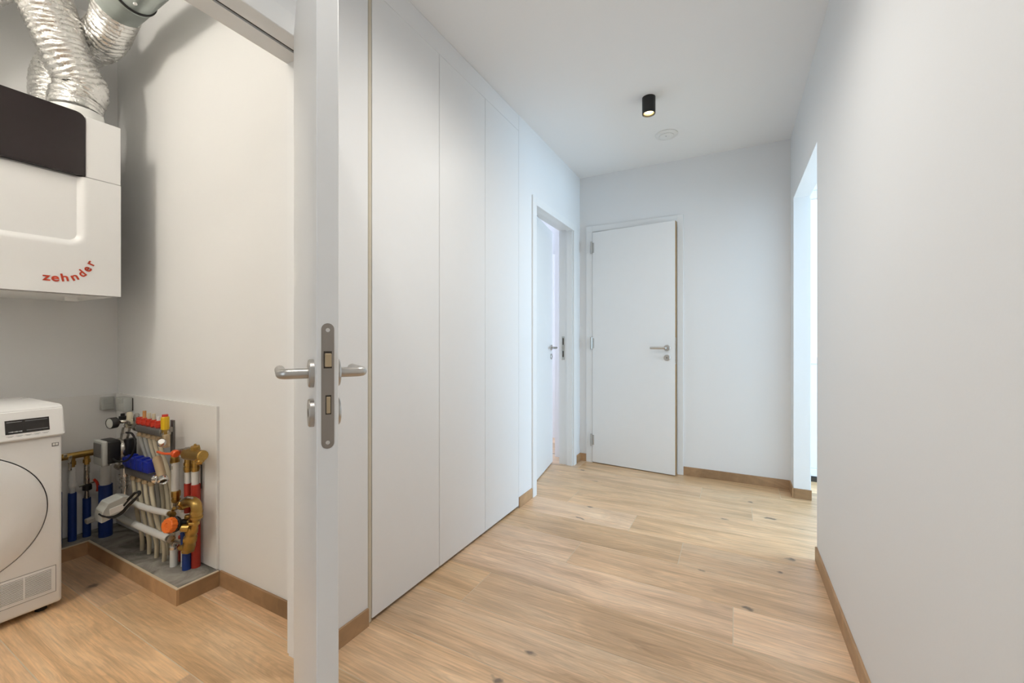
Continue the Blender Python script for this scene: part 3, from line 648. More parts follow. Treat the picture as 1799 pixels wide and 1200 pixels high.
for i in range(9):
    y_ = ya + .008 + i * (ym - ya - .012) / 9; hh = .002 + .0025 * ((i * 7) % 3) / 2
    obox(bm, f0 + fu * .0275 + Vector((0, y_ + .002, 0)) + fn * .0013, fn * .0006, (0, .0046, 0), fu * hh)
obj('display_caption', bm, 'mark_grey', disp)
for i in range(5):
    y_ = ya + (yb - ya) * (i + .5) / 5; bm = B()
    for r in range(2):
        obox(bm, f0 + fu * (.011 - r * .003) + Vector((0, y_, 0)) + fn * .0003, fn * .0006, (0, .019 - r * .008, 0), fu * .0018)
    obj('key_caption', bm, 'mark_grey', fas)
# badge
yb0, yb1 = at(91, 785, X=XD).y, at(103, 785, X=XD).y
bm = B(); box(bm, XD - .001, XD + .001, yb0, yb1, .678, .693); bd = obj('badge', bm, 'plastic_grey', dr_)
for i in range(2):
    a = yb0 + (yb1 - yb0) * (.12 + .42 * i); bm = B(); box(bm, XD + .0006, XD + .0014, a, a + (yb1 - yb0) * .34, .682, .691); obj('badge_square', bm, 'plastic_white', bd)
# round door
yc, zc = .378, .4425
rad = .247
bm = B(); rev(bm, (XD - .002, yc, zc), (1, 0, 0), [(0, rad + .002), (.002, rad + .002), (.002, rad)], 96); obj('door_seam', bm, 'plastic_grey', dr_, True)
bm = B(); rev(bm, (XD - .001, yc, zc), (1, 0, 0), [(0, rad - .001), (.005, rad - .002), (.009, rad - .008), (.013, rad * .6), (.014, 0)], 96); obj('door', bm, 'appliance_white', dr_, True)
# vent grille
yg0, yg1, zg0, zg1 = .095, at(98.5, 1050, X=XD).y, .075, at(97, 992, X=XD).z
ygs = at(90, 1050, X=XD).y
bm = B(); box(bm, XD - .001, XD + .0008, yg0, yg1, zg0, zg1, .0005, 1); gf = obj('grille_panel', bm, 'appliance_white', dr_)
bm = B(); w_ = .0016
for b_ in ((yg0, yg1, zg1 - w_, zg1), (yg1 - w_, yg1, zg0, zg1), (yg0, yg1, zg0, zg0 + w_)): box(bm, XD + .0003, XD + .0011, *b_)
obj('grille_outline', bm, 'plastic_grey', gf)
bm = B(); box(bm, XD + .0004, XD + .0012, yg0 + .01, ygs, zg0 + .012, zg1 - .012); obj('grille_recess', bm, 'gap_dark', gf)
ns = 15; pit = (zg1 - zg0 - .024) / ns
for i in range(ns):
    z = zg0 + .012 + pit * (i + .5); bm = B(); box(bm, XD + .001, XD + .0035, yg0 + .01, ygs, z - pit * .29, z + pit * .29); obj('slat', bm, 'appliance_white', gf)
bm = B(); ymid = at(42, 1040, X=XD).y; box(bm, XD + .001, XD + .003, ymid - .002, ymid + .002, zg0 + .012, zg1 - .012); obj('grille_rib', bm, 'appliance_white', gf)
for y in (YD0 + .05, YD1 - .05):
    for x in (XD - .05, -2.93):
        bm = B(); cyl(bm, (x, y, 0), (x, y, .03), .018, seg=16); obj('foot', bm, 'plastic_black', dr_, True)

# ------------------------------------------------------------------ boards, plinth, sockets
bm = B(); box(bm, XU + .012, -2.087, YU - .011, YU - .0005, .071, .815, .001, 1); obj('backing_board', bm, 'board_white', label='white backing board behind the heating manifold on the side wall', cat='wall board')
bm = B(); box(bm, XU + .0005, XU + .011, -.2, YU - .0005, .071, .815, .001, 1); obj('backing_board', bm, 'board_white', label='white backing board behind dryer and blue pipes on the back wall', cat='wall board')
pl = thing('concrete_plinth', (-2.6, .98, 0), 'low grey concrete plinth with oak-look edging under the pipework', 'plinth')
bm = B(); prism(bm, [(XU + .001, -.2, 0), (-2.988, -.2, 0), (-2.988, .902, 0), (-2.078, .902, 0), (-2.078, YU - .001, 0), (XU + .001, YU - .001, 0)], (0, 0, .066)); obj('slab', bm, 'concrete', pl)
def edging(x0, x1, y0, y1):
    bm = B(); box(bm, x0, x1, y0, y1, 0, .067); e_ = obj('edging', bm, 'oak_skirting' if x1 - x0 > y1 - y0 else 'oak_skirting_y', pl)
    bm = B(); box(bm, x0, x1, y0, y1, .067, .0715, .0008, 1); obj('edge_trim', bm, 'edge_trim', e_)
edging(-2.988, -2.068, .892, .902); edging(-2.078, -2.068, .902, YU - .0095); edging(-2.988, -2.978, -.2, .892)
sk = thing('wall_socket', (-2.965, YU - .03, .73), 'small pale grey socket box on the board in the utility corner', 'socket')
bm = B(); box(bm, -3.015, -2.915, YU - .052, YU - .011, .728, .805, .004, 2); obj('case', bm, 'plastic_grey_light', sk, True)
bm = B(); box(bm, -3.003, -2.927, YU - .056, YU - .051, .775, .80, .002, 1); obj('flap', bm, 'plastic_grey_light', sk)
bm = B(); box(bm, -2.916, -2.913, YU - .0155, YU - .012, .732, .80); obj('side_strip', bm, 'gap_dark', sk)
sk = thing('wall_socket', (XU + .03, 1.0, .73), 'grey socket box on the back wall board left of the corner socket', 'socket')
bm = B(); box(bm, XU + .011, XU + .04, .985, 1.04, .728, .80, .004, 2); obj('case', bm, 'plastic_grey_light', sk, True)
bm = B(); box(bm, XU + .039, XU + .043, .99, 1.035, .762, .79, .001, 1); obj('flap', bm, 'plastic_grey_light', sk)

# ------------------------------------------------------------------ brass distributor with blue pipes on the back wall
XB = -3.07
bd_ = thing('brass_distributor', (XB, .8, .066), 'brass water distributor bar with blue-sleeved pipes on the back wall', 'water distributor')
y1b = at(181, 790, X=XB).y
bm = B(); cyl(bm, (XB, .45, .511), (XB, y1b, .511), .017, seg=24, ch=.002); obj('bar', bm, 'brass', bd_, True)
bm = B(); cyl(bm, (XB, y1b - .004, .511), (XB, y1b + .012, .511), .019, seg=8); obj('end_cap', bm, 'brass', bd_)
for (px, wtop, kind) in ((127, 866, 'w'), (152.5, 875, 'v'), (101, 866, 'w')):
    y = at(px, 850, X=XB).y; zt_ = at(px, wtop, X=XB).z
    bm = B(); cyl(bm, (XB, y, .066), (XB, y, zt_), .0165); obj('blue_sleeve', bm, 'pipe_blue', bd_, True)
    bm = B(); rev(bm, (XB, y, .50), (0, 0, -1), [(0, .012), (.02, .012), (.02, .0155), (.038, .0155), (.038, .011), (.048, .011)], 8); obj('nipple', bm, 'brass', bd_)
    if kind == 'w':
        bm = B(); rev(bm, (XB, y, zt_), (0, 0, 1), [(0, .010), (.03, .010), (.03, .0145), (.036, .0155), (.05, .0155), (.055, .013), (.075, .0145), (.085, .0135), (.452 - zt_, .011)], 20); obj('press_fitting', bm, 'pipe_white', bd_, True)
    else:
        bm = B(); rev(bm, (XB, y, zt_), (0, 0, 1), [(0, .0105), (.03, .009), (.045, .008), (.06, .012), (.452 - zt_, .011)], 20); obj('press_fitting', bm, 'nickel', bd_, True)
        bm = B(); rev(bm, (XB + .005, y, zt_ + .042), (0, 0, 1), [(0, .012), (.004, .019), (.028, .019), (.034, .012)], 20); vb = obj('valve_body', bm, 'plastic_black', bd_, True)
        bm = B(); cyl(bm, (XB, y - .03, zt_ + .072), (XB, y + .04, zt_ + .082), .007); obj('valve_stem', bm, 'nickel', vb, True)
        q = at(170.5, 845, X=XB + .02); bm = B(); tube(bm, [at(165, 842, X=XB + .02), at(170, 847, X=XB + .02), at(172, 856, X=XB + .02), at(171, 863, X=XB + .02)], .006, n=5); lv_ = obj('valve_lever', bm, 'plastic_red', vb, True)
q = at(118, 806, X=XB)
for dy, dz in ((-.012, .02), (.006, .008)):
    bm = B(); obox(bm, q + Vector((.02, dy, dz)), (.012, 0, 0), (0, .014, 0), (0, 0, .016), .002, 1); obj('clamp', bm, 'chrome', bd_)
bm = B(); cyl(bm, q + Vector((.016, .006, -.06)), q + Vector((.016, .006, .01)), .007, seg=12); obj('clamp_rod', bm, 'nickel', bd_, True)

# ------------------------------------------------------------------ thick pipe with blue sleeve under the pump
tp = thing('insulated_pipe', (-2.98, 1.0, .066), 'thick white pipe with blue sleeve below the circulation pump', 'pipe')
XP = -2.99; yP = at(185.5, 850, X=XP).y
z0_ = at(185, 851, X=XP).z; z1_ = at(185, 818, X=XP).z
bm = B(); cyl(bm, (XP, yP, .066), (XP, yP, z0_), .0285, seg=24); obj('blue_sleeve', bm, 'pipe_blue', tp, True)
bm = B(); cyl(bm, (XP, yP, z0_ - .002), (XP, yP, z1_), .0225, seg=24); obj('white_pipe', bm, 'pipe_white', tp, True)
bm = B(); rev(bm, (XP, yP, z1_), (0, 0, 1), [(0, .02), (.02, .02), (.02, .014), (.04, .014)], 8); obj('nut', bm, 'nickel', tp)

# ------------------------------------------------------------------ heating manifold (side wall)
hm = thing('heating_manifold', (-2.6, 1.0, .45), 'underfloor heating manifold with red flow meters above and blue caps below', 'heating manifold')
YM = .99; YLo = .965
U0, U1 = at(248, 750, Y=YM), at(288, 764, Y=YM); zu = .675
bm = B(); obox(bm, ((U0.x + U1.x) / 2 - .01, YM, zu), (U1.x - U0.x + .02, 0, 0), (0, .036, 0), (0, 0, .036), .008, 3); obj('supply_rail', bm, 'rail_steel', hm, True)
L0, L1 = at(228, 824, Y=YLo), at(272, 838, Y=YLo); zlw = .462
bm = B(); obox(bm, ((L0.x + L1.x) / 2, YLo, zlw), (L1.x - L0.x + .03, 0, 0), (0, .036, 0), (0, 0, .036), .008, 3); obj('return_rail', bm, 'rail_steel', hm, True)
# supply rail left fittings towards the pump
bm = B(); rev(bm, (U0.x, YM, zu), (-1, 0, 0), [(0, .02), (.012, .02), (.012, .015), (.03, .015), (.03, .021), (.05, .021), (.05, .014), (.16, .014)], 8); obj('union_nut', bm, 'nickel', hm)
bm = B(); rev(bm, (L0.x - .01, YLo, zlw), (-1, 0, 0), [(0, .02), (.015, .02), (.015, .015), (.03, .015), (.03, .022), (.055, .022), (.055, .016), (.13, .016)], 8); obj('union_nut', bm, 'nickel', hm)
# red flow meters
nf = 5
for i in range(nf):
    f = (i + .35) / nf; x = U0.x - .03 + (U1.x - U0.x + .01) * f
    bm = B(); rev(bm, (x, YM, zu + .016), (0, 0, 1), [(0, .011), (.006, .012), (.008, .0165), (.022, .0165), (.024, .014), (.036, .0145), (.038, .011)], 16)
    fm = obj('flow_meter', bm, 'plastic_red', hm, True)
    if i in (1, 2, 3):
        bm = B(); cyl(bm, (x, YM, zu + .053), (x, YM, zu + .083 + (.006 if i == 1 else 0)), .0075, seg=14, ch=.001); obj('sight_glass', bm, 'orange_tube' if i == 1 else 'pipe_beige', fm, True)
    elif i == 4:
        bm = B(); cyl(bm, (x, YM, zu + .053), (x, YM, zu + .073), .008, seg=14, ch=.001); obj('sight_glass', bm, 'pipe_white', fm, True)
    bm = B(); rev(bm, (x, YM, zu - .018), (0, 0, -1), [(0, .010), (.008, .010), (.008, .0135), (.022, .0135), (.024, .010)], 8); obj('loop_nut', bm, 'brass_tan', hm)
# yellow air vent
ye = at(290, 736, Y=YM - .01)
bm = B(); cyl(bm, (ye.x, YM - .01, zu + .0), (ye.x, YM - .01, zu + .022), .013, seg=8); obj('vent_base', bm, 'brass', hm)
bm = B(); rev(bm, (ye.x, YM - .01, zu + .022), (0, 0, 1), [(0, .0165), (.056, .0165), (.06, .014)], 12); yv = obj('air_vent', bm, 'plastic_yellow', hm)
bm = B(); cyl(bm, (ye.x, YM - .01, zu + .081), (ye.x, YM - .01, zu + .092), .012, seg=12); obj('vent_cap', bm, 'plastic_red', yv)
# upper end piece
e0 = at(292, 752, Y=YM - .01); e1 = at(291, 772, Y=YM - .01)
bm = B(); cyl(bm, (e0.x, YM - .01, zu), (e0.x, YM - .01, zu - .062), .0155, seg=14, ch=.002); obj('end_piece', bm, 'brass_tan', hm, True)
bm = B(); cyl(bm, (U1.x - .005, YM, zu), (e0.x, YM - .008, zu), .0165, seg=8); obj('end_nut', bm, 'nickel', hm)
q = at(289, 777, Y=YM - .03); bm = B(); rev(bm, q + Vector((-.012, -.005, -.008)), (.7, -.35, .55), [(0, .014), (.006, .017), (.022, .017), (.028, .012)], 20); obj('drain_cap', bm, 'chrome', hm, True)
# blue caps on lower rail
nb = 4
for i in range(nb):
    x = L0.x + .012 + (L1.x - L0.x - .012) * (i + .45) / nb; w_ = (L1.x - L0.x) / nb * .92
    bm = B(); obox(bm, (x, YLo - .004, zlw + .051), (w_, 0, 0), (0, .05, 0), (0, 0, .056), .008, 2); c_ = obj('blue_cap', bm, 'plastic_blue', hm, True)
    bm = B(); obox(bm, (x + .006, YLo - .004, zlw + .0815), (w_ * .45, 0, 0), (0, .034, 0), (0, 0, .008), .002, 1); obj('cap_top', bm, 'plastic_blue', c_)
    bm = B(); cyl(bm, (x, YLo, zlw + .016), (x, YLo, zlw + .024), .012, seg=12); obj('cap_collar', bm, 'chrome', hm, True)
    bm = B(); rev(bm, (x, YLo, zlw - .017), (0, 0, -1), [(0, .011), (.008, .011), (.008, .0145), (.024, .0145), (.026, .011)], 8); obj('loop_nut', bm, 'brass_tan', hm)
bm = B(); obox(bm, (L0.x - .01, YLo - .002, zlw + .048), (.03, 0, 0), (0, .044, 0), (0, 0, .04), .008, 2); obj('blue_cap', bm, 'plastic_blue', hm, True)
# lower tilted end piece with chrome cap
a_, b_ = at(276, 806, Y=YLo - .02), at(286, 842, Y=YLo - .05)
bm = B(); cyl(bm, a_, b_, .0185, .0165, seg=18, ch=.002); ep = obj('end_piece', bm, 'brass_tan', hm, True)
bm = B(); rev(bm, b_ + (b_ - a_).normalized() * -.008, (b_ - a_).normalized(), [(0, .018), (.004, .020), (.02, .020), (.026, .014), (.02, .010)], 20, cap=False); obj('drain_cap', bm, 'chrome', hm, True)
c0 = at(268, 832, Y=YLo); bm = B(); rev(bm, (L1.x, YLo, zlw), (1, -.1, .05), [(0, .017), (.012, .022), (.03, .022), (.034, .014), (.05, .012)], 20); obj('end_nut', bm, 'chrome', hm, True)
# brackets
for x in (U0.x + .06, U1.x - .06):
    bm = B(); box(bm, x - .014, x + .014, YU - .02, YU - .012, .40, .72); obj('bracket', bm, 'rail_steel', hm)
    bm = B(); box(bm, x - .01, x + .01, YLo, YU - .012, zlw - .012, zlw + .012); obj('bracket_arm', bm, 'nickel', hm)
    bm = B(); box(bm, x - .01, x + .01, YM, YU - .012, zu - .012, zu + .012); obj('bracket_arm', bm, 'nickel', hm)
# beige loops from both rails down to the plinth
for i in range(4):
    x = L0.x + .012 + (L1.x - L0.x - .012) * (i + .45) / nb
    xe = x + .05 + .012 * i; bm = B(); tube(bm, [(x, YLo, zlw - .035), (x + .012, YLo, .36), (x + .035 + .006 * i, YLo + .005, .24), (xe, YLo + .015, .14), (xe - .01, YLo + .02, .064)], .0088, seg=12, n=6); obj('floor_loop', bm, 'pipe_beige', hm, True)
for i in range(nf):
    f = (i + .35) / nf; x = U0.x - .03 + (U1.x - U0.x + .01) * f
    bm = B(); tube(bm, [(x, YM, zu - .035), (x + .005, YM + .01, .58), (x + .03, YM + .03, .45), (x + .06, YM + .035, .28), (x + .055, YM + .03, .064)], .0088, seg=12, n=6); obj('floor_loop', bm, 'pipe_beige' if i > 1 else 'plastic_grey_light', hm, True)
# gauge and fittings left of the supply rail
gq = at(205, 742, Y=.93)
gq = Vector((gq.x, .93, gq.z))
bm = B(); rev(bm, gq, (0.25, -1, 0), [(0, .02), (.004, .027), (.03, .027), (.033, .025), (.030, .0235)], 28); gg = obj('pressure_gauge', bm, 'plastic_black', hm, True)
bm = B(); rev(bm, gq + Vector((.25, -1, 0)).normalized() * .0295, (.25, -1, 0), [(0, .0235), (.001, .0235), (.0015, 0)], 28); obj('gauge_face', bm, 'plastic_grey_light', gg, True)
bm = B(); tube(bm, [gq, gq + Vector((.02, .03, 0)), Vector((U0.x - .12, YM, zu))], .009, n=5); obj('gauge_stem', bm, 'nickel', hm, True)
q = at(228, 738, Y=YM); bm = B(); rev(bm, (q.x, YM, zu - .01), (0, 0, 1), [(0, .016), (.02, .018), (.04, .018), (.042, .013), (.075, .013), (.08, .009)], 14); obj('temperature_sensor', bm, 'pipe_beige', hm, True)
q2 = at(220, 737, Y=YM); bm = B(); rev(bm, (q2.x, YM - .01, zu + .01), (0, 0, 1), [(0, .013), (.02, .013), (.02, .017), (.036, .017), (.036, .01), (.05, .009)], 10); obj('valve_cap', bm, 'plastic_black', hm)
q3 = at(240, 741, Y=YM); bm = B(); rev(bm, (q3.x, YM, zu + .015), (0, 0, 1), [(0, .012), (.03, .014), (.05, .011), (.055, .006)], 12); obj('fill_valve', bm, 'nickel', hm)

# ------------------------------------------------------------------ circulation pump
pc = at(208, 789, Y=.955); PX, PZ = pc.x, pc.z
pu = thing('circulation_pump', (PX, .93, PZ - .07), 'black circulation pump with grey faceplate beside the heating manifold', 'pump')
bm = B(); obox(bm, (PX, .921, PZ), (.112, 0, 0), (0, .056, 0), (0, 0, .116), .012, 3); obj('motor_housing', bm, 'plastic_black', pu, True)
bm = B(); obox(bm, (PX, .886, PZ - .002), (.116, 0, 0), (0, .022, 0), (0, 0, .124), .008, 3); fa = obj('faceplate', bm, 'plastic_grey_light', pu, True)
bm = B(); obox(bm, (PX, .8755, PZ + .012), (.088, 0, 0), (0, .006, 0), (0, 0, .07), .002, 1); obj('control_panel', bm, 'plastic_grey', fa)
bm = B(); rev(bm, (PX, .947, PZ), (0, 1, 0), [(0, .052), (.008, .057), (.022, .057), (.026, .045), (.036, .04), (.042, .048), (.055, .045)], 28); obj('pump_head', bm, 'nickel', pu, True)
bm = B(); obox(bm, (PX + .05, .985, PZ + .006), (.035, 0, 0), (0, .045, 0), (0, 0, .10), .008, 2); obj('insulation_shell', bm, 'plastic_black', pu, True)
bm = B(); cyl(bm, (PX + .01, .975, PZ + .05), (PX + .01, .985, zu - .01), .019, seg=8); obj('outlet_union', bm, 'nickel', pu)
bm = B(); cyl(bm, (PX + .01, .975, PZ - .05), (PX + .01, .97, zlw + .0), .021, seg=8); obj('inlet_union', bm, 'nickel', pu)
bm = B(); tube(bm, [at(222, 760, Y=.94), at(232, 762, Y=.94), at(238, 778, Y=.93), at(233, 797, Y=.925), at(222, 809, Y=.92), at(207, 811, Y=.915), at(198, 806, Y=.91)], .0045, seg=10, n=8); obj('cable', bm, 'rubber_black', pu, True)

# ------------------------------------------------------------------ mixing valve with pale actuator
ac = at(200, 888, Y=.87)
mv = thing('valve_actuator', (ac.x, .9, .3), 'pale grey valve actuator with looped black cable below the pump', 'valve actuator')
q = at(217, 850, Y=.95)
bm = B(); rev(bm, (q.x, .955, zlw + .01), (0, 0, -1), [(0, .02), (.03, .02), (.03, .024), (.042, .024), (.042, .014), (.05, .014), (.05, .021), (.058, .021), (.058, .014), (.066, .014), (.066, .021), (.075, .021), (.075, .015), (.09, .015), (.09, .022), (.10, .022), (.10, .013), (.16, .013)], 16); obj('mixing_valve', bm, 'chrome', mv, True)
q = at(216, 876, Y=.945); bm = B(); rev(bm, q, (.3, -1, 0), [(0, .016), (.02, .018), (.03, .012)], 8); obj('brass_nut', bm, 'brass', mv)
ax = (at(224, 882, Y=.90) - at(176, 902, Y=.80)); ax.normalize()
up = Vector((.15, -.1, 1)); up = (up - ax * up.dot(ax)).normalized(); sd = ax.cross(up)
a0 = at(200, 889, Y=.855)
poly = [(x * .86, y * .86) for x, y in [(-.075, -.05), (-.06, -.052), (.04, -.04), (.068, -.012), (.064, .030), (.03, .05), (-.035, .045), (-.045, .022), (-.062, .012), (-.068, -.02)]]
bm = B(); prism(bm, [a0 + ax * x + up * y - sd * .03 for x, y in poly], sd * .06); bmesh.ops.bevel(bm, geom=bm.edges[:], offset=.003, segments=1, affect='EDGES'); obj('actuator_case', bm, 'plastic_grey_light', mv)
for sgn in (1, -1):
    bm = B(); obox(bm, a0 + ax * -.005 + up * -.005 + sd * sgn * .031, ax * .05, up * .03, sd * .004, .001, 1); obj('case_label', bm, 'plastic_white', mv)
bm = B(); obox(bm, a0 - ax * .088 - up * .02, ax * .03, up * .022, sd * .022, .003, 1); obj('cable_gland', bm, 'plastic_grey', mv)
loop = [(174, 903), (184, 908), (200, 907), (214, 899), (224, 888), (236, 877), (246, 868), (244, 863), (234, 870), (222, 883), (218, 888)]
bm = B(); tube(bm, [at(x, y, Y=.80 + .0008 * (x - 174)) for x, y in loop], .0038, seg=10, n=6); obj('cable', bm, 'rubber_black', mv, True)
bm = B(); tube(bm, [at(x, y, Y=.795 + .0008 * (x - 174)) for x, y in [(178, 906), (196, 910), (212, 904), (224, 892), (240, 875), (244, 867), (236, 866), (224, 878)]], .0035, seg=10, n=6); obj('cable', bm, 'rubber_black', mv, True)

# ------------------------------------------------------------------ white pipes to the valve column
t_ = thing('white_pipe', (-2.6, .97, .2), 'upper white pipe between the valve actuator and the brass valve column', 'pipe')
bm = B(); tube(bm, [at(214, 880, Y=.945), at(236, 885, Y=.945), at(262, 894, Y=.945), at(297, 902, Y=.945)], .0135, seg=18, n=6); obj('tube', bm, 'pipe_white', t_, True)
bm = B(); q = at(297, 902, Y=.945); rev(bm, q, (1, 0, 0), [(0, .010), (.02, .010), (.02, .014), (.034, .014)], 8); obj('coupling', bm, 'brass', t_)
t_ = thing('white_pipe', (-2.6, .97, .12), 'lower white pipe with grey sleeve running to the orange knob', 'pipe')
bm = B(); tube(bm, [at(236, 921, Y=.94), at(262, 932, Y=.94), at(296, 946, Y=.94)], .0150, seg=18, n=6); obj('tube', bm, 'pipe_white', t_, True)
bm = B(); tube(bm, [(at(206, 905, Y=.96)), at(220, 914, Y=.945), at(237, 921, Y=.94)], .0155, seg=18, n=6); obj('grey_sleeve', bm, 'plastic_grey_light', t_, True)
bm = B(); q = at(295, 945, Y=.94); rev(bm, q, (1, 0, .0), [(0, .012), (.015, .012), (.015, .017), (.03, .017)], 8); obj('coupling', bm, 'nickel', t_)

# ------------------------------------------------------------------ brass valve column near the end of the plinth
vc = thing('valve_column', (-2.25, 1.0, .066), 'brass heating valve column with red pipes, orange knob and lever', 'valve column')
YC = 1.0
def cpx(px, py, Y=YC): return at(px, py, Y=Y)
# lever
bm = B(); tube(bm, [cpx(277, 794, .955), cpx(288, 797, .955), cpx(303, 797.5, .965)], .0058, seg=10, n=6); obj('lever', bm, 'lever_orange', vc, True)
bm = B(); q = cpx(308, 797, .975); rev(bm, q + Vector((-.016, 0, 0)), (1, 0, 0), [(0, .012), (.008, .017), (.024, .017), (.03, .012)], 16); obj('lever_hub', bm, 'lever_orange', vc, True)
# top brass valve and tee
bm = B(); cyl(bm, cpx(310, 794), cpx(330, 793), .014, seg=12); cyl(bm, cpx(326, 793), cpx(333, 792), .018, seg=8); obj('top_nipple', bm, 'nickel', vc, True)
bm = B(); rev(bm, cpx(307, 800), (0, 0, -1), [(0, .015), (.012, .0175), (.022, .0175), (.022, .019), (.034, .019), (.036, .015)], 10); obj('ball_valve', bm, 'brass', vc)
bm = B(); cyl(bm, cpx(328, 797), cpx(357, 801), .027, .024, seg=12, ch=.004); rev(bm, cpx(343, 786), (.1, -.1, 1), [(-.01, .02), (.006, .018), (.008, .006), (.016, .005)], 8); rev(bm, cpx(352, 804), (.6, -.4, -.5), [(0, .02), (.018, .018), (.02, .013), (.034, .012), (.036, .008)], 10); obj('brass_tee', bm, 'brass', vc, True)
for px in (330, 343):
    q = cpx(px, 810, 1.03 if px == 343 else 1.02); bm = B(); rev(bm, q, (0, 0, -1), [(-.02, .013), (.006, .014), (.006, .0165), (.02, .0165), (.02, .014), (.026, .014), (.026, .017), (.038, .017), (.042, .0155), (.05, .014)], 12); obj('compression_nut', bm, 'brass', vc)
# white pipes between nuts and sleeves
def vpipe(name, px, y0, y1, r, mat, Y=YC, seg=18, ztop=None, zbot=None):
    a, b_ = cpx(px, y0, Y), cpx(px, y1, Y); b_ = Vector((a.x, a.y, b_.z))
    if zbot is not None: b_.z = zbot
    bm = B(); cyl(bm, a, b_, r, seg=seg); return obj(name, bm, mat, vc, True)
vpipe('white_pipe', 308, 812, 868, .0155, 'pipe_white'); vpipe('white_pipe', 318.5, 802, 900, .010, 'pipe_white', 1.035)
vpipe('white_pipe', 330, 826, 850, .0115, 'pipe_white', 1.02); vpipe('white_pipe', 343, 828, 853, .0145, 'pipe_white', 1.03)
vpipe('red_sleeve', 330, 849, 900, .0145, 'pipe_red', 1.02); vpipe('red_sleeve', 344, 851, 995, .0185, 'pipe_red', 1.03, zbot=.066)
bm = B(); cyl(bm, cpx(307, 817), cpx(307, 823), .0185, seg=16); obj('ring', bm, 'nickel', vc, True)
vpipe('thin_rod', 354, 815, 858, .003, 'plastic_black', 1.045, 8)
# lower left brass nut
q = cpx(309, 862); bm = B(); rev(bm, q, (0, 0, -1), [(0, .017), (.004, .019), (.026, .019), (.028, .016), (.04, .016), (.04, .019), (.05, .017), (.056, .011)], 10); obj('brass_nut', bm, 'brass', vc)
bm = B(); cyl(bm, cpx(308, 884), cpx(308, 896), .009, seg=12); cyl(bm, cpx(304, 893, .97), cpx(299, 906, .95), .007, seg=10); obj('gauge_port', bm, 'nickel', vc, True)
bm = B(); tube(bm, [cpx(300, 912, .96), cpx(303, 899, .96), cpx(306, 893, .96)], .007, n=4); obj('brass_arm', bm, 'brass', vc, True)
# elbow
bm = B(); tube(bm, [cpx(320, 886), cpx(330, 880, .985), cpx(340, 882, .985), cpx(345, 890, .985), cpx(345.5, 906, .985)], .0215, seg=20, n=6); rev(bm, cpx(318, 886), (1, 0, .1), [(0, .02), (.008, .024), (.02, .024), (.024, .02)], 12); obj('brass_elbow', bm, 'brass', vc, True)
bm = B(); tube(bm, [cpx(313, 890, .98), cpx(318, 880, .97), cpx(328, 874, .96), cpx(338, 875, .965)], .005, n=6); obj('metal_clip', bm, 'nickel', vc, True)
q = cpx(345, 897, .985); bm = B(); rev(bm, q, (0, 0, -1), [(0, .0225), (.004, .0245), (.012, .0245), (.014, .021), (.022, .021), (.024, .0245), (.034, .0245), (.036, .02)], 16); obj('elbow_nut', bm, 'brass', vc, True)
bm = B(); cyl(bm, cpx(345, 906, .985), cpx(341, 930, .985), .0135, seg=18); obj('brass_stub', bm, 'brass', vc, True)
# lower filter/valve body
q = cpx(338, 925, .985); q1 = cpx(330, 972, .985)
bm = B(); rev(bm, q, (q1 - q), [(0, .018), (.01, .0235), (.03, .0245), (.034, .022), (.045, .022), (.05, .0255), (.075, .0255), (.08, .023), (.098, .025), (.116, .023), (.125, .016)], 20); rev(bm, cpx(333, 928, .975), (-.6, -.5, .1), [(0, .018), (.03, .016), (.034, .012)], 12); rev(bm, cpx(326, 962, .975), (-.8, -.3, -.1), [(-.02, .016), (.012, .016), (.014, .012), (.03, .011)], 12); obj('brass_filter', bm, 'brass', vc, True)
for y in (905, 914):
    bm = B(); rev(bm, cpx(329, y, .99), (0, 0, -1), [(0, .009), (.006, .012), (.014, .012), (.018, .009)], 8); obj('small_nut', bm, 'brass', vc)
for (x_, y_, dx_, dz_, rr_) in ((324, 884, 1, .25, .0265), (341.5, 918, -.12, -1, .0235), (334, 946, -.17, -1, .0285), (330.5, 966, -.1, -1, .0265)):
    bm = B(); rev(bm, cpx(x_, y_, .985), (dx_, 0, dz_), [(-.007, rr_ - .002), (-.005, rr_), (.005, rr_), (.007, rr_ - .002)], 6); obj('hex_nut', bm, 'brass', vc)
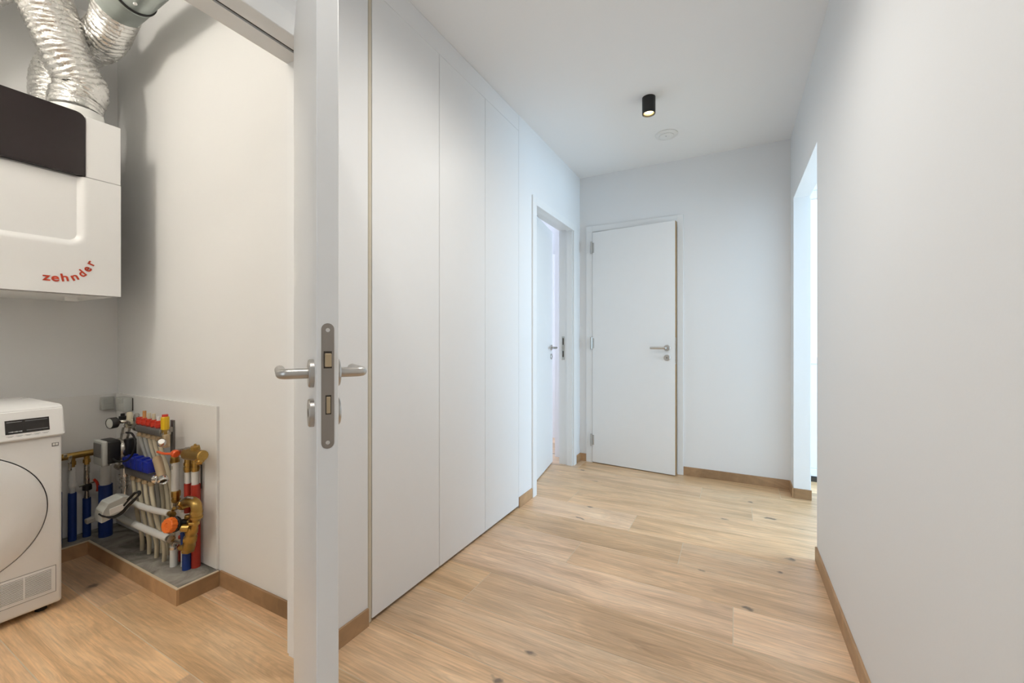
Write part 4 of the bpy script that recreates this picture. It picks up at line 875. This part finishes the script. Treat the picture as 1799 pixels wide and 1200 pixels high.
# orange knob with black base, axis towards the left front
kq = cpx(308, 922, .955); kd = Vector((.25, -.93, .22)).normalized()
kc = at(303, 922, Y=.93)
bm = B(); seg = 36
rings = []
dd1, uu, vv_ = frame_of(kd)
for s, r in ((0, .031), (.004, .0335), (.024, .031), (.027, .028), (.027, .012), (.024, .010), (.024, .0)):
    rings.append([bm.verts.new(kc + dd1 * s + (uu * math.cos(2 * math.pi * k / seg) + vv_ * math.sin(2 * math.pi * k / seg)) * r * (1 - (.07 if (k % 3 == 0 and r > .027) else 0))) for k in range(seg)])
for a, b_ in zip(rings, rings[1:]):
    for k in range(seg): bm.faces.new((a[k], a[(k + 1) % seg], b_[(k + 1) % seg], b_[k]))
bm.faces.new(rings[0])
obj('knob', bm, 'knob_orange', vc)
bm = B(); rev(bm, kc - dd1 * .022, dd1, [(0, .026), (.006, .033), (.018, .034), (.022, .028)], 24); obj('knob_base', bm, 'plastic_black', vc, True)
bm = B(); cyl(bm, kc - dd1 * .06, kc - dd1 * .02, .016, seg=16); obj('knob_stem', bm, 'plastic_black', vc, True)
bm = B(); cyl(bm, cpx(322, 935, .985), cpx(324, 965, .985), .012, seg=14); obj('blue_insert', bm, 'pipe_blue', vc, True)
# blue stub, drain, thin red pipe
vpipe('blue_sleeve', 328, 972, 992, .0175, 'pipe_blue', 1.0, zbot=.066)
vpipe('drain_pipe', 305, 958, 992, .0145, 'pipe_white', .985, zbot=.066)
bm = B(); cyl(bm, cpx(305, 964, .985), cpx(305, 960, .985), .0165, seg=16); tube(bm, [cpx(305, 963, .985), cpx(307, 955, .985), cpx(313, 951, .985), cpx(325, 956, .985)], .011, n=5); obj('drain_elbow', bm, 'chrome', vc, True)
vpipe('thin_red_pipe', 316, 962, 992, .006, 'pipe_red', 1.02, 10, zbot=.066)
vpipe('thin_white_pipe', 319.5, 960, 992, .004, 'pipe_white', 1.0, 10, zbot=.066)
bm = B(); cyl(bm, cpx(318, 942, 1.0), cpx(318, 990, 1.03), .011, seg=12); obj('red_return', bm, 'pipe_red', vc, True)
for me in bpy.data.meshes:
    if me.users == 0: bpy.data.meshes.remove(me)
